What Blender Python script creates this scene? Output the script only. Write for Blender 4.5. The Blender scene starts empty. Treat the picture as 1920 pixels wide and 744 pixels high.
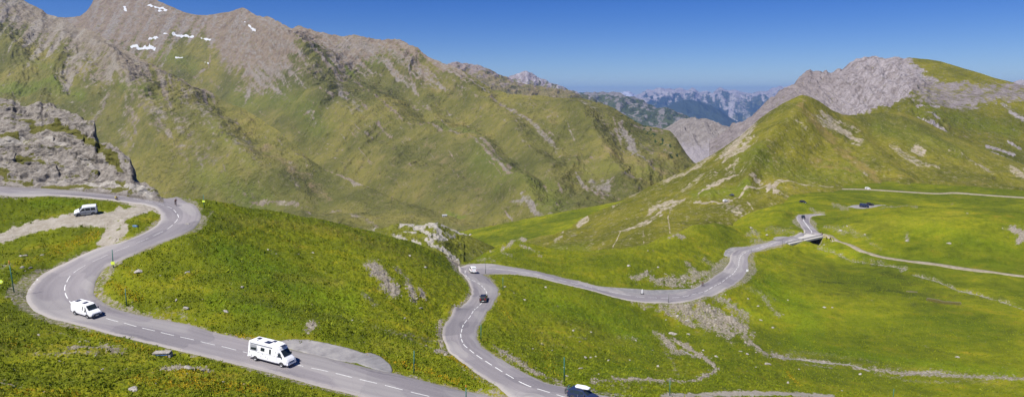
HAZE = 3.4e-5; EXPO = 0.66
import bpy, bmesh, math, random
import numpy as np
from mathutils import Vector, Matrix
random.seed(7); rng = np.random.default_rng(11)
R = math.radians
scene = bpy.context.scene
COL = scene.collection
# ---------------------------------------------------------------- camera maths
F = 1250.0; TH = math.atan(192/1250.0); CT, ST = math.cos(TH), math.sin(TH)
def ray(px, py):
    u = (np.asarray(px, float)-960)/F; v = (372-np.asarray(py, float))/F
    return u, CT+v*ST, -ST+v*CT
def at_z(px, py, z):                    # the point on the sight line at height z
    a, b, c = ray(px, py); k = z/c
    return np.array([a*k, b*k, z])
def at_k(px, k, z):                     # the point at depth k and height z in column px
    return np.array([(px-960)/F*k, (k+z*ST)/CT, z])
def z_from(py, k): return k*(-ST+(372-np.asarray(py, float))/F*CT)
def project(x, y, z):
    k = y*CT-z*ST; up = y*ST+z*CT
    k = np.maximum(k, 1e-3)
    return 960+F*x/k, 372-F*up/k
# ---------------------------------------------------------------- noise
def _grad(ix, iy, seed):
    h = (ix.astype(np.int64)*374761393 + iy.astype(np.int64)*668265263 + seed*1274126177) & 0xffffffff
    h = ((h ^ (h >> 13))*1274126177) & 0xffffffff
    h = h ^ (h >> 16)
    a = (h & 0xffff)*(2*math.pi/65536.0)
    return np.cos(a), np.sin(a)
def perlin(x, y, seed=0):
    x = np.asarray(x, float); y = np.asarray(y, float)
    ix = np.floor(x); iy = np.floor(y); fx = x-ix; fy = y-iy
    u = fx*fx*fx*(fx*(fx*6-15)+10); v = fy*fy*fy*(fy*(fy*6-15)+10)
    def g(dx, dy):
        a, b = _grad(ix+dx, iy+dy, seed); return a*(fx-dx)+b*(fy-dy)
    n0 = g(0, 0)*(1-u)+g(1, 0)*u; n1 = g(0, 1)*(1-u)+g(1, 1)*u
    return (n0*(1-v)+n1*v)*1.5
def fbm(x, y, seed=0, octv=4, gain=.5):
    s = 0; a = 1; t = 0
    for o in range(octv):
        s = s+a*perlin(x, y, seed+o*17); t += a; a *= gain; x = x*2.03+5.1; y = y*2.03-3.7
    return s/t
def ridged(x, y, seed=0, octv=4, gain=.55):
    s = 0; a = 1; t = 0
    for o in range(octv):
        s = s+a*(1-2*np.abs(perlin(x, y, seed+o*13))); t += a; a *= gain; x = x*2.07+3.3; y = y*2.07+1.7
    return s/t
def sstep(a, b, x):
    t = np.clip((x-a)/(b-a), 0, 1); return t*t*(3-2*t)
# ---------------------------------------------------------------- scene helpers
def tag(o, label=None, cat=None, group=None, kind=None):
    if label: o['label'] = label
    if cat: o['category'] = cat
    if group: o['group'] = group
    if kind: o['kind'] = kind
    return o
def link(name, me, mat=None, parent=None):
    o = bpy.data.objects.new(name, me); COL.objects.link(o)
    if mat is not None: me.materials.append(mat)
    if parent is not None: o.parent = parent
    return o
def empty(name, loc=(0, 0, 0), rot=(0, 0, 0)):
    o = bpy.data.objects.new(name, None); COL.objects.link(o); o.location = loc; o.rotation_euler = rot
    o.empty_display_size = .3
    return o
def grid_mesh(name, X, Y, Z, attrs=None, uv=None, smooth=True, keep=None):
    n, m = X.shape
    co = np.stack([X, Y, Z], -1).reshape(-1, 3).astype(np.float32)
    idx = np.arange(n*m).reshape(n, m)
    q = np.stack([idx[:-1, :-1], idx[1:, :-1], idx[1:, 1:], idx[:-1, 1:]], -1).reshape(-1, 4)
    if keep is not None: q = q[keep.reshape(-1)]
    me = bpy.data.meshes.new(name)
    me.vertices.add(len(co)); me.vertices.foreach_set('co', co.ravel())
    me.loops.add(q.size); me.loops.foreach_set('vertex_index', q.ravel().astype(np.int32))
    me.polygons.add(len(q)); me.polygons.foreach_set('loop_start', (np.arange(len(q))*4).astype(np.int32))
    me.update(calc_edges=True)
    if smooth: me.polygons.foreach_set('use_smooth', np.ones(len(q), bool))
    for k, a in (attrs or {}).items():
        at = me.attributes.new(k, 'FLOAT', 'POINT'); at.data.foreach_set('value', np.ascontiguousarray(a, np.float32).ravel())
    if uv is not None:
        l = me.uv_layers.new(name='UVMap'); U = np.stack([uv[0], uv[1]], -1).reshape(-1, 2)[q.ravel()]
        l.data.foreach_set('uv', U.astype(np.float32).ravel())
    return me
def tri_mesh(name, co, faces, n=3):
    me = bpy.data.meshes.new(name); co = np.asarray(co, np.float32); f = np.asarray(faces, np.int32)
    me.vertices.add(len(co)); me.vertices.foreach_set('co', co.ravel())
    me.loops.add(f.size); me.loops.foreach_set('vertex_index', f.ravel())
    me.polygons.add(len(f)); me.polygons.foreach_set('loop_start', (np.arange(len(f))*n).astype(np.int32))
    me.update(calc_edges=True)
    return me
# ---------------------------------------------------------------- node helpers
class NT:
    def __init__(s, name):
        s.m = bpy.data.materials.new(name); s.m.use_nodes = True; s.t = s.m.node_tree; s.t.nodes.clear()
    def n(s, typ, **kw):
        x = s.t.nodes.new(typ)
        for k, v in kw.items():
            if hasattr(x, k) and k not in x.inputs: setattr(x, k, v)
            else: s.set(x, k, v)
        return x
    def set(s, x, k, v):
        i = x.inputs[int(k[1:])] if (k[0] == 'i' and k[1:].isdigit()) else x.inputs[k.replace('_', ' ')]
        if isinstance(v, bpy.types.NodeSocket): s.t.links.new(v, i)
        elif isinstance(v, bpy.types.Node): s.t.links.new(v.outputs[0], i)
        else: i.default_value = v
    def attr(s, a): return s.n('ShaderNodeAttribute', attribute_name=a).outputs['Fac']
    def co(s): return s.n('ShaderNodeTexCoord').outputs['Object']
    def map(s, v, scale): return s.n('ShaderNodeMapping', Vector=v, Scale=scale).outputs[0]
    def noise(s, v, scale, detail=3, rough=.55, dist=0):
        return s.n('ShaderNodeTexNoise', Vector=v, Scale=scale, Detail=detail, Roughness=rough, Distortion=dist).outputs['Fac']
    def math(s, op, a, b=0, clamp=False):
        x = s.n('ShaderNodeMath', operation=op, use_clamp=clamp); s.set(x, 'i0', a); s.set(x, 'i1', b); return x.outputs[0]
    def ms(s, a, lo, hi, t0=0., t1=1.):
        x = s.n('ShaderNodeMapRange', interpolation_type='SMOOTHSTEP'); s.set(x, 'i0', a)
        for i, v in enumerate((lo, hi, t0, t1)): s.set(x, 'i%d' % (i+1), v)
        return x.outputs[0]
    def mix(s, f, a, b, mode='MIX'):
        x = s.n('ShaderNodeMix', data_type='RGBA', blend_type=mode)
        for i, v in ((0, f), (6, a), (7, b)):
            if isinstance(v, tuple) and len(v) == 3: v = (*v, 1)
            s.set(x, 'i%d' % i, v)
        return x.outputs[2]
    def ramp(s, f, stops):
        x = s.n('ShaderNodeValToRGB'); s.set(x, 'i0', f); e = x.color_ramp.elements
        while len(e) > 1: e.remove(e[-1])
        for i, (p, c) in enumerate(stops):
            k = e[0] if i == 0 else e.new(p)
            k.position = p; k.color = (*c, 1)
        return x.outputs[0]
    def bump(s, h, dist=.1, strength=1., nrm=None):
        x = s.n('ShaderNodeBump', Height=h, Distance=dist, Strength=strength)
        if nrm is not None: s.set(x, 'Normal', nrm)
        return x.outputs[0]
    def out(s, col, rough=.9, normal=None, spec=.2, **kw):
        b = s.n('ShaderNodeBsdfPrincipled')
        s.set(b, 'Base Color', (*col, 1) if isinstance(col, tuple) else col); s.set(b, 'Roughness', rough)
        s.set(b, 'Specular IOR Level', spec)
        for k, v in kw.items(): s.set(b, k.replace('_', ' '), v)
        if normal is not None: s.set(b, 'Normal', normal)
        o = s.n('ShaderNodeOutputMaterial'); s.t.links.new(b.outputs[0], o.inputs[0])
        return s.m
def paint(name, col, rough=.35, spec=.5, metal=0., vary=.06):
    t = NT(name); c = t.co(); n = t.noise(c, 3.0, 4)
    cc = t.mix(t.ms(n, .3, .7), tuple(x*(1-vary) for x in col), tuple(min(1, x*(1+vary)) for x in col))
    return t.out(cc, rough, spec=spec, Metallic=metal)
MAT = {}
def M(name):
    if name in MAT: return MAT[name]
    P = dict(white=((.80, .80, .81), .3), silver=((.62, .64, .68), .3), black_paint=((.02, .02, .024), .22), navy=((.02, .03, .075), .25),
             glass=((.022, .03, .034), .08), rubber=((.02, .02, .02), .8), rim=((.42, .42, .44), .35), plastic=((.05, .05, .055), .6),
             lamp=((.75, .77, .8), .15), red_lamp=((.45, .02, .02), .25), orange=((.7, .2, .03), .5), yellow=((.75, .62, .03), .5),
             pole_green=((.02, .13, .10), .6), pole_grey=((.12, .13, .12), .7), plate=((.75, .75, .72), .5), panel=((.03, .035, .06), .15),
             skin=((.42, .25, .17), .6), blue=((.10, .20, .42), .5), teal=((.10, .5, .5), .5), greyp=((.30, .31, .33), .6),
             lemon=((.7, .85, .08), .5), roofbox=((.72, .74, .80), .25), steel=((.35, .36, .38), .4), brown=((.10, .06, .04), .7),
             dark_cloth=((.02, .02, .03), .9), white_cloth=((.75, .75, .73), .9), concrete=((.42, .40, .37), .9), conc_shaded=((.10, .095, .09), .95),
             markings=((.6, .6, .59), .8), trailer=((.35, .42, .55), .5))
    c, r = P[name]; MAT[name] = paint(name, c, r, metal=.6 if name in ('rim', 'steel') else 0.); return MAT[name]

# ---------------------------------------------------------------- roads: pairs of edge points (pixel sights) with a height
ROAD1 = [(-60,345,-60,362,-24.3),(0,349,0,365,-24.8),(94,354,94,366,-25.4),(151,358,151,369,-26),(200,361,190,373,-26.5),(245,364.5,226,377,-27),
 (282,367.5,264,382,-27.5),(324,372,287,388,-28),(350,379.5,296,393,-28.4),(371,391,301,400,-28.9),(376,404,302,406,-29.4),(371,417,301,411.5,-29.9),
 (352,434,292,423,-30.6),(320,448,276,433,-31.3),(282,462,252,445,-32),(245,479,220,456,-33),(218,491,188,464,-34),(198,501,155,477.5,-34.9),
 (183,517,124,492.5,-35.8),(177,532,90,508,-36.7),(174,547,60,532,-37.6),(178,554,51,551,-38.1),(186,562,54,568,-38.5),(203,573,68,584,-38.9),
 (225,581,98,596,-39.2),(250,588,135,605,-39.5),(286,596,188,619,-39.9),(330,604,250,635,-40.3),(388,619,320,652,-40.7),(440,632,400,671,-41.2),
 (500,645,470,688,-41.7),(560,659,540,706,-42.2),(626,674,610,725,-42.7),(700,692,690,745,-43.2),(776,709,770,765,-43.8),(833,724,850,788,-44.3),
 (880,735,920,808,-44.8),(960,753,1010,832,-45.3)]
ROAD2 = [(1400,905,1500,800,-42.2),(1270,860,1380,785,-42.5),(1130,810,1260,765,-42.8),(1040,775,1130,741,-43.2),(986,744,1061,725,-43.7),(937,724,1001,707,-44.4),(911,709,967,690,-45),(884,690,944,676,-45.7),
 (858,671,918,660,-46.5),(841,656,903,650,-47.2),(832,637,895,638,-48),(830.4,626,893,628,-48.6),(833.4,611,894,616,-49.4),(845,594,901,603,-50.4),
 (860,577,914,581,-51.8),(877,564,926,562,-53),(885,550.6,933,549,-53.8),(882,535.5,931,537,-54.7),(873,520.5,920,525,-55.7),(862,509,910,517.5,-56.6),
 (861,501,904,514.5,-57.3),(878,496,910,513.7,-57.9),(910,494,925,513,-58.6),(948,498.6,955,513.5,-59.6),(1005,508.4,1003,519,-61.2),(1061,522,1057,532,-62.8),
 (1118,535.5,1112,545,-64.5),(1155,544,1150,556,-65.6),(1200,551,1190,564,-66.6),(1240,552,1236,566.4,-67.4),(1272,548.5,1289,563.8,-68),
 (1300,541,1321.5,554.6,-68.4),(1327,527,1359.5,541,-68.9),(1354,508,1386.7,524.7,-69.3),(1367,492,1400,508,-69.6),(1369,482,1403,495,-69.8),
 (1374,473,1402,483,-70),(1392,466,1410,472.5,-70.2),(1435.5,455.7,1440,463.5,-70.4),(1457,449.5,1473.6,455.7,-70.6),(1486,443.5,1505,449,-70.8),(1511,438,1539,440.5,-71)]
ROAD3 = [(1509,440.5,1543,442,-71),(1502.6,424.5,1528,429,-70.3),(1495,413,1519.5,419.7,-69.5),(1493.7,408,1518,411,-69.1),(1496,404,1520,407,-68.9),
 (1503,402.5,1524,405,-68.7),(1520,401.8,1533,403.4,-68.4),(1538,401,1546,402.4,-68)]
SIDE = [(1534,436.5,1538,441.5,-71),(1555,440,1556,447.5,-71.4),(1568,446.5,1564,452,-71.8),(1593,456.5,1590,460.5,-72.5),(1625,471,1622,475,-73.5),
 (1654,479.5,1652,483.5,-74.2),(1702,487,1701,491,-75),(1756,493,1756,498,-75.5),(1816,502,1814,507.5,-76),(1870,509,1869,513,-76.3),(1960,520,1960,523,-76.6)]
FARROAD = [(1560,353.5,1560,355.2,-71.5),(1625,354.5,1625,356.3,-71.8),(1700,359,1700,361,-72),(1760,362,1760,364,-72),(1790,360.5,1790,363,-71.5),(1850,365,1850,367,-71.5),(1960,371.5,1960,373.7,-71.5)]
CTRL = [(440,388,-30),(520,404,-33),(600,411,-36),(650,425,-39),(700,438,-42),(760,455,-46),(800,468,-49),(850,490,-54.8),(330,369,-27.5),(365,379,-28.2),(385,385,-28.6),
 (420,420,-31),(480,430,-33.5),(560,440,-36.5),(650,460,-40.3),(740,490,-44),(820,520,-49),(862,540,-52.5),(400,440,-32),(390,400,-29.8),
 (350,455,-31.7),(400,470,-33.7),(500,480,-36),(600,500,-39),(700,500,-41),(700,540,-42.3),(780,550,-45.2),(840,572,-49),
 (240,510,-35.3),(300,500,-35),(400,520,-36.5),(500,540,-38),(600,560,-40),(700,590,-42.3),(780,610,-44.8),(818,632,-46.7),
 (200,535,-37),(220,550,-37.6),(300,560,-38),(400,580,-39),(500,610,-40.4),(600,630,-41.4),(700,650,-42.8),(780,670,-44),(850,695,-45.5),(800,700,-44.3),(880,722,-45),
 (100,640,-39.6),(0,600,-38),(0,700,-38.3),(200,680,-39.9),(400,720,-41),(300,740,-40.5),(600,744,-42.5),(100,720,-39),(27,547,-37.2),(0,520,-36.5),(60,500,-35.5),
 (0,470,-34),(100,470,-34.2),(150,452,-33),(0,440,-32),(100,430,-31.2),(200,440,-32),(60,412,-29.7),(150,402,-28.7),(215,405,-29.2),(245,425,-30.5),(275,408,-29.4),
 (100,385,-27.3),(0,390,-27.5),(170,380,-27),(230,388,-28),
 # between road two and the valley
 (1000,560,-59),(1100,575,-64),(1050,600,-60),(960,580,-55.5),(940,620,-51),(1000,640,-54),(1050,660,-54.5),(1000,680,-49),(1030,712,-45.5),(1080,725,-46),(1150,640,-66),
 (1100,680,-58),(1200,690,-63),(1130,715,-50.5),(1190,735,-51.5),(1250,722,-57),(1300,737,-58),(1400,740,-61),(1500,742,-66),(1570,744,-72),
 (1340,690,-66.5),(1300,662,-70),(1262,652,-71),(1240,636,-72),(1290,645,-72.4),(1400,690,-70.5),(1350,635,-72),(1440,662,-75.5),(1500,680,-77.5),(1600,683,-78.5),(1700,700,-79),
 (1850,705,-79),(1930,709,-79),(1450,720,-71.5),(1700,742,-79),(1900,744,-79),(1240,600,-70.5),(1180,590,-68.5),(1300,600,-71.5),(1400,590,-74),(1350,570,-71),
 (1500,600,-76.5),(1440,550,-72.8),(1425,510,-71.5),(1430,480,-71.5),(1600,560,-77.5),(1800,600,-78.7),(1700,530,-77.5),(1500,500,-75),(1500,470,-74.3),(1545,480,-76.3),(1900,620,-79),
 (1900,550,-78.5),(1650,640,-78.5),(1525,461,-76.5),(1533,466,-76.8),(1515,456,-75.5),(1600,488,-76.6),(1760,520,-77.8),(1560,458,-74),(1800,545,-78.3),(1900,528,-77.6),
 (1600,392,-66.5),(1650,389,-63.5),(1700,386.5,-62),(1760,389,-61),(1830,395,-60),(1920,400,-59.5),(1560,400,-67.6),(1650,430,-67.3),(1750,440,-67.2),(1850,450,-67.6),
 (1700,470,-72.6),(1900,480,-73.3),(1580,430,-69.7),(1555,415,-68.7),(1600,450,-71.4),(1620,388,-71.5),(1655,386,-71.2),(1590,386.5,-71),(1700,374,-73),(1800,375,-73),(1900,385,-73),
 (1620,370,-72),(1560,375,-68),(1540,385,-66.5),(1505,383,-64.8),(1470,400,-67),(1440,425,-68.5),(1400,440,-68.5),(1380,458,-69.3),(1345,480,-68.8),(1480,430,-70),(1480,380,-65),
 (1300,422,-62),(1350,419,-63),(1400,427,-66),(1250,440,-61.5),(1200,466,-61),(1150,490,-61.5),(1100,508,-62),(1250,500,-65),(1300,475,-65.8),(1345,455,-67),(1300,520,-67.8),
 (1200,520,-64.5),(1140,520,-63.6),(1240,536,-66.8),(1350,495,-69),
 (960,455,-62),(1000,463,-62),(1040,486,-61.6),(930,477,-60.5),(905,490,-59),(985,490,-60.5),(1070,512,-62.3),(868,493,-57.6)]
HID = [(440,212,-42),(520,216,-45),(600,226,-48),(700,240,-55),(800,250,-62),(860,250,-66),(330,205,-36),(440,300,-90),(600,300,-95),(800,330,-105),(300,300,-80),(100,300,-60),(-100,260,-30),(0,205,-25),(150,215,-28),
 (960,320,-75),(1040,310,-75),(905,270,-66),(1100,300,-74),(1200,310,-72),(1300,350,-74),(1400,370,-74),(1250,335,-73),(1480,430,-70),(1700,425,-74),(1830,425,-75),(1920,425,-75),(900,450,-120),(600,450,-140),(200,450,-140),(1100,450,-105),(1300,450,-90),
 (700,60,-45),(200,60,-39),(-100,60,-38),(1100,60,-50),(1500,60,-66),(1900,60,-78),(2200,70,-79),(700,15,-46),(1500,15,-60),(-250,110,-38),(-250,140,-35),(-250,175,-26),(2150,190,-79),(2150,270,-78),(2150,390,-66),(2150,470,-72),
 (1500,540,-72),(1600,560,-71),(1750,560,-71),(1950,560,-71),(2150,560,-71),(1400,480,-76)]
pts = []
for st in (ROAD1, ROAD2, ROAD3, SIDE, FARROAD):
    for a, b, c, d, z in st:
        p, q = at_z(a, b, z), at_z(c, d, z)
        pts += [p, q]
        if st in (ROAD1, ROAD2): pts.append((p+q)/2)
pts += [at_z(*c) for c in CTRL] + [at_k(*h) for h in HID]
pts = np.array(pts)
def pol(x, y): return np.stack([np.arctan2(x, y)*1.0, np.log(np.hypot(x, y))], -1)
C = pol(pts[:, 0], pts[:, 1]); W = pts[:, 2]
# drop near-duplicates
keep = []
for i in range(len(C)):
    if all((C[i, 0]-C[j, 0])**2+(C[i, 1]-C[j, 1])**2 > 1.2e-5 for j in keep): keep.append(i)
C = C[keep]; W = W[keep]
def U(d2): return np.where(d2 > 1e-12, d2*np.log(np.maximum(d2, 1e-12)), 0)
NC = len(C); D2 = ((C[:, None]-C[None])**2).sum(-1)
A = np.zeros((NC+3, NC+3)); A[:NC, :NC] = U(D2)+np.eye(NC)*1.5e-5
A[:NC, NC] = 1; A[:NC, NC+1:] = C; A[NC, :NC] = 1; A[NC+1:, :NC] = C.T
SOL = np.linalg.solve(A, np.concatenate([W, np.zeros(3)]))
def ground(x, y):
    x = np.asarray(x, float); y = np.asarray(y, float); sh = x.shape
    q = pol(x.ravel(), y.ravel()); o = np.empty(len(q))
    for i in range(0, len(q), 20000):
        s = q[i:i+20000]
        d2 = np.maximum((s**2).sum(1)[:, None]+(C**2).sum(1)[None]-2*s@C.T, 1e-12)
        o[i:i+20000] = (d2*np.log(d2))@SOL[:NC]+SOL[NC]+s@SOL[NC+1:]
    return o.reshape(sh)
def hit(px, py, k0=70, k1=650):         # first place where the sight line meets the near ground
    a, b, c = ray(px, py); k = np.exp(np.linspace(math.log(k0), math.log(k1), 500))
    d = c*k-ground(a*k, b*k)
    i = np.argmax(d < 0)
    if d[i] >= 0: i = len(k)-1
    if i == 0: kk = k[0]
    else: t = d[i-1]/(d[i-1]-d[i]); kk = k[i-1]*(1-t)+k[i]*t
    return np.array([a*kk, b*kk, float(ground(a*kk, b*kk))])
def catmull(P, step):                   # P: (n,d) -> dense
    P = np.asarray(P, float); out = []
    for i in range(len(P)-1):
        p0, p1, p2, p3 = P[max(i-1, 0)], P[i], P[i+1], P[min(i+2, len(P)-1)]
        m = max(2, int(np.linalg.norm((p2-p1)[:2])/step)+1)
        for t in np.arange(m)/m:
            out.append(.5*((2*p1)+(-p0+p2)*t+(2*p0-5*p1+4*p2-p3)*t*t+(-p0+3*p1-3*p2+p3)*t**3))
    out.append(P[-1]); return np.array(out)
def ribbon_edges(st, step=.8):
    P = np.array([np.concatenate([at_z(a, b, z), at_z(c, d, z)]) for a, b, c, d, z in st])
    D = catmull(P, step); return D[:, :3], D[:, 3:]
def widen(L, Rr, w):
    d = Rr-L; l = np.linalg.norm(d[:, :2], axis=1)[:, None]; return L-d/l*w, Rr+d/l*w
RIB = {}
for nm, st, stp in (('r1', ROAD1, .8), ('r2', ROAD2, .8), ('r3', ROAD3, 1.), ('sd', SIDE, 1.5), ('fr', FARROAD, 2.)):
    RIB[nm] = ribbon_edges(st, stp)
cor = np.concatenate([np.concatenate([(a+b)/2, (np.linalg.norm((b-a)[:, :2], axis=1)/2)[:, None]], 1) for k_, (a, b) in RIB.items() if k_ in ('r1', 'r2', 'r3')])
cor_az = np.arctan2(cor[:, 0], cor[:, 1]); cor_r = np.hypot(cor[:, 0], cor[:, 1])
def road_dist(x, y):                    # signed distance to the asphalt edge, columns of the polar grid
    out = np.full(x.shape, 99.)
    az = np.arctan2(x[0], y[0])
    for j in range(x.shape[1]):
        s = np.abs(cor_az-az[j])*cor_r < 16
        if not s.any(): continue
        c = cor[s]; d = np.hypot(x[:, j, None]-c[None, :, 0], y[:, j, None]-c[None, :, 1])-c[None, :, 3]
        out[:, j] = d.min(1)
    return out
# strokes: (polyline in sight coordinates, half width px, strength)
def strokes(PX, PY, lst, soft=.6, nz=None, base=None):
    o = np.zeros(PX.shape) if base is None else base
    for pl, w, s in lst:
        pl = np.array(pl, float)
        if len(pl) == 1: pl = np.array([pl[0], pl[0]+.01])
        lo = pl.min(0)-w*2; hi = pl.max(0)+w*2
        m = (PX > lo[0]) & (PX < hi[0]) & (PY > lo[1]) & (PY < hi[1])
        if not m.any(): continue
        x, y = PX[m], PY[m]; best = np.full(x.shape, 1e9)
        for a, b in zip(pl[:-1], pl[1:]):
            d = b-a; t = np.clip(((x-a[0])*d[0]+(y-a[1])*d[1])/max(d@d, 1e-9), 0, 1)
            best = np.minimum(best, np.hypot(x-a[0]-t*d[0], y-a[1]-t*d[1]))
        v = 1-best/w
        if nz is not None: v = v+nz[m]*.8
        v = sstep(0, soft, v)*s
        o[m] = np.maximum(o[m], v)
    return o

# ---------------------------------------------------------------- near ground sheet (a polar grid round the viewpoint: finer near, coarser far)
az = np.concatenate([np.linspace(R(-62), R(-39.5), 50)[:-1], np.linspace(R(-39.5), R(39.5), 1150), np.linspace(R(39.5), R(62), 50)[1:]])
lr = np.concatenate([np.linspace(math.log(14), math.log(78), 40)[:-1], np.linspace(math.log(78), math.log(300), 560)[:-1], np.linspace(math.log(300), math.log(640), 230)])
AZ, LR = np.meshgrid(az, lr); RR = np.exp(LR); X = RR*np.sin(AZ); Y = RR*np.cos(AZ)
Z = ground(X, Y); PX, PY = project(X, Y, Z)
RD = road_dist(X, Y)
TD = np.full(X.shape, 1e9)                       # distance to the gravel track and the far road
for nm_ in ('sd', 'fr'):
    L_, R_ = RIB[nm_]; cc = (L_+R_)/2; hw = np.linalg.norm((R_-L_)[:, :2], axis=1)/2
    sel = (RR > np.hypot(cc[:, 0], cc[:, 1]).min()-25) & (RR < np.hypot(cc[:, 0], cc[:, 1]).max()+25) & (X > cc[:, 0].min()-20)
    xs_, ys_ = X[sel], Y[sel]; dd = np.full(xs_.shape, 1e9)
    for i_ in range(0, len(cc), 2): dd = np.minimum(dd, np.hypot(xs_-cc[i_, 0], ys_-cc[i_, 1])-hw[i_])
    TD[sel] = np.minimum(TD[sel], dd)
free = sstep(0., 2.2, RD)*sstep(0., 2.5, TD)
n1 = fbm(X/14, Y/14, 1, 4); n2 = fbm(X/3.2, Y/3.2, 5, 3); n3 = perlin(X/1.1, Y/1.1, 9); n4 = perlin(X/.45, Y/.45, 19)
meadow = sstep(-73.5, -76.5, Z)*(X > 40)
amp = 1-.65*meadow
terr = np.sin((Z+n1*1.2)*5.2)                    # little cattle steps along the slope
disp = free*amp*(n1*.9+n2*.34+n3*.21+n4*.12*(RR < 230)+terr*.07)
# rock and bare ground strokes in the near ground
nz = fbm(PX/16, PY/9, 31, 4)
rock_s = [([(700,500),(735,545)],17,1.),([(745,505),(765,525)],8,.7),([(768,535),(776,560)],8,1.),([(788,545),(796,555)],6,.9),([(690,495),(720,510)],10,.8),
 ([(590,610),(575,620)],9,.9),([(680,555),(705,575)],8,.6),([(826,598),(824,640),(830,655)],5,1.),([(815,655),(838,662)],6,1.),([(866,505),(880,530),(884,550),(872,565),(850,580)],6,.95),
 ([(835,475),(855,490),(862,497)],6,1.),([(700,610),(760,625),(820,640)],7,.45),([(770,632),(840,665)],6,.5),([(860,685),(905,715),(960,745)],5,.6),
 ([(930,650),(975,680),(1010,700),(1050,718)],9,.75),([(940,665),(960,680)],12,.6),
 ([(300,693),(340,690),(400,695)],4,.8),([(190,650),(235,660)],10,.55),([(60,662),(230,665)],4,.6),([(230,692),(260,693)],3,.4),([(0,715),(40,718)],6,.6),([(90,622),(150,635),(165,640)],3,.5),
 ([(300,575),(345,590)],12,.5),([(285,590),(330,596)],6,.4),([(20,500),(5,500)],8,.6),([(400,398),(375,425)],5,.4),([(505,470),(520,480)],4,.35),
 ([(1265,640),(1300,655),(1325,672),(1345,690),(1335,700),(1318,705),(1297,715)],4.5,1.),([(1230,625),(1255,645),(1262,655),(1300,662)],9,.8),([(1245,635),(1268,652)],12,.7),([(1240,645),(1262,680),(1270,700)],7,.5),
 ([(1100,715),(1180,712),(1260,716),(1300,714)],6,.75),([(1110,722),(1200,728)],9,.5),([(1150,710),(1220,712)],4,.9),([(1160,632),(1195,638)],6,.6),([(1010,640),(1060,650)],5,.4),([(1060,630),(1100,636)],3,.5),
 ([(1260,575),(1330,610),(1370,625)],20,.8),([(1300,570),(1370,600),(1400,630)],20,.85),([(1290,570),(1380,620)],16,.75),([(1350,560),(1400,600)],14,.7),([(1430,560),(1460,590)],7,.7),([(1400,640),(1420,655),(1440,668)],6,.7),([(1380,530),(1450,560)],8,.45),
 ([(1185,568),(1215,575),(1235,580)],6,.7),([(1160,543),(1180,541)],4,.8),
 ([(1190,520),(1215,515),(1235,530),(1300,538)],9,.9),([(1230,528),(1300,520),(1330,510),(1350,495)],10,.9),([(1290,500),(1300,525)],12,.9),([(1320,488),(1350,505)],8,.6),
 ([(1440,663),(1500,672),(1550,680),(1590,684),(1640,693),(1700,698),(1760,696),(1820,703),(1930,709)],8,.62),([(1480,658),(1580,668),(1690,690)],5,.35),([(1640,700),(1700,712),(1760,716),(1850,712)],5,.5),([(1500,680),(1560,690)],4,.6),
 ([(1402,441),(1420,452)],8,.7),([(1410,430),(1430,455)],9,.7),([(1440,430),(1490,435)],10,.55),([(1530,455),(1548,458)],8,.3),([(1490,445),(1500,455)],5,.5),
 ([(1550,425),(1590,435)],9,.6),([(1600,435),(1625,445)],10,.55),([(1570,422),(1600,430)],6,.5),([(1630,455),(1650,465)],6,.5),([(1565,385),(1590,390)],7,.7),([(1525,398),(1545,402),(1520,392)],4,.7),([(1650,390),(1700,386),(1720,389)],2,.7),
 ([(1905,430),(1930,440),(1910,450)],10,1.),([(1700,438),(1702,450)],5,.7),([(1880,425),(1900,432)],5,.5),
 ([(960,453),(975,448),(990,452)],5,1.),([(940,468),(960,455)],5,.9),([(975,460),(1000,470),(1015,480)],3,.7),([(895,488),(920,483),(925,490)],6,.6),([(920,470),(960,478)],3,.6),
 ([(1255,445),(1268,440),(1280,446)],5,.9),([(1300,480),(1315,478)],3,.4),([(1180,525),(1260,490)],3,.25),([(1380,392),(1395,410),(1385,418)],12,0)]
rock_s += [([(1533,464),(1566,473),(1598,488),(1631,492),(1675,498.6),(1702,503),(1690,507)],5,.6),([(1712,514),(1761,527),(1794,542),(1837,551),(1881,565),(1930,581)],5,.65),([(1620,483),(1660,492)],5,.5)]
rockm = strokes(PX, PY, rock_s, .9, nz*1.7+fbm(PX/5, PY/4, 33, 3)*.8)*.8
rockm = np.maximum(rockm, .5*sstep(.42, .75, nz+.35*fbm(X/5, Y/5, 77, 3)))
key = [([(700,508),(715,515),(735,538),(742,548)],12,1.),([(690,498),(710,502)],7,.9),([(768,535),(776,562)],6,1.),([(789,546),(796,556)],5,1.),([(826,598),(824,625),(829,650)],4,1.),([(815,656),(838,661)],4,.9),([(870,512),(882,530),(884,548)],3.5,.9),([(575,612),(590,612)],6,.9),
 ([(1265,642),(1300,656),(1325,673),(1343,689),(1336,699),(1320,706),(1300,714)],3.2,1.),([(1240,628),(1252,645),(1268,655)],6,.9),([(1160,714),(1200,711),(1255,716)],3,.9),([(1405,638),(1425,655),(1440,666)],3,.9),([(1500,672),(1545,679),(1590,684)],3,.9),([(1600,690),(1625,692)],3,.8),([(1700,698),(1730,697),(1760,696)],3.4,.9),([(1900,428),(1925,440),(1910,452)],9,1.),([(866,504),(850,492),(838,480)],4,1.),
 ([(1265,572),(1330,600),(1370,624)],12,.85),([(1310,568),(1390,615)],11,.85),([(1350,560),(1400,590)],7,.7),([(1240,575),(1300,610)],8,.7),([(1640,692),(1690,700),(1800,704),(1920,710)],5,.75),([(1450,665),(1480,672)],5,.9),([(130,655),(190,652),(230,660)],5,.75),([(305,692),(345,690),(390,695)],3.5,.9),([(100,664),(150,662)],3,.6),([(940,655),(975,682),(1005,700)],5,.8)]
rockm = np.maximum(rockm, strokes(PX, PY, key, .6, nz*.9+fbm(PX/5, PY/4, 34, 3)*.9))
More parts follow.
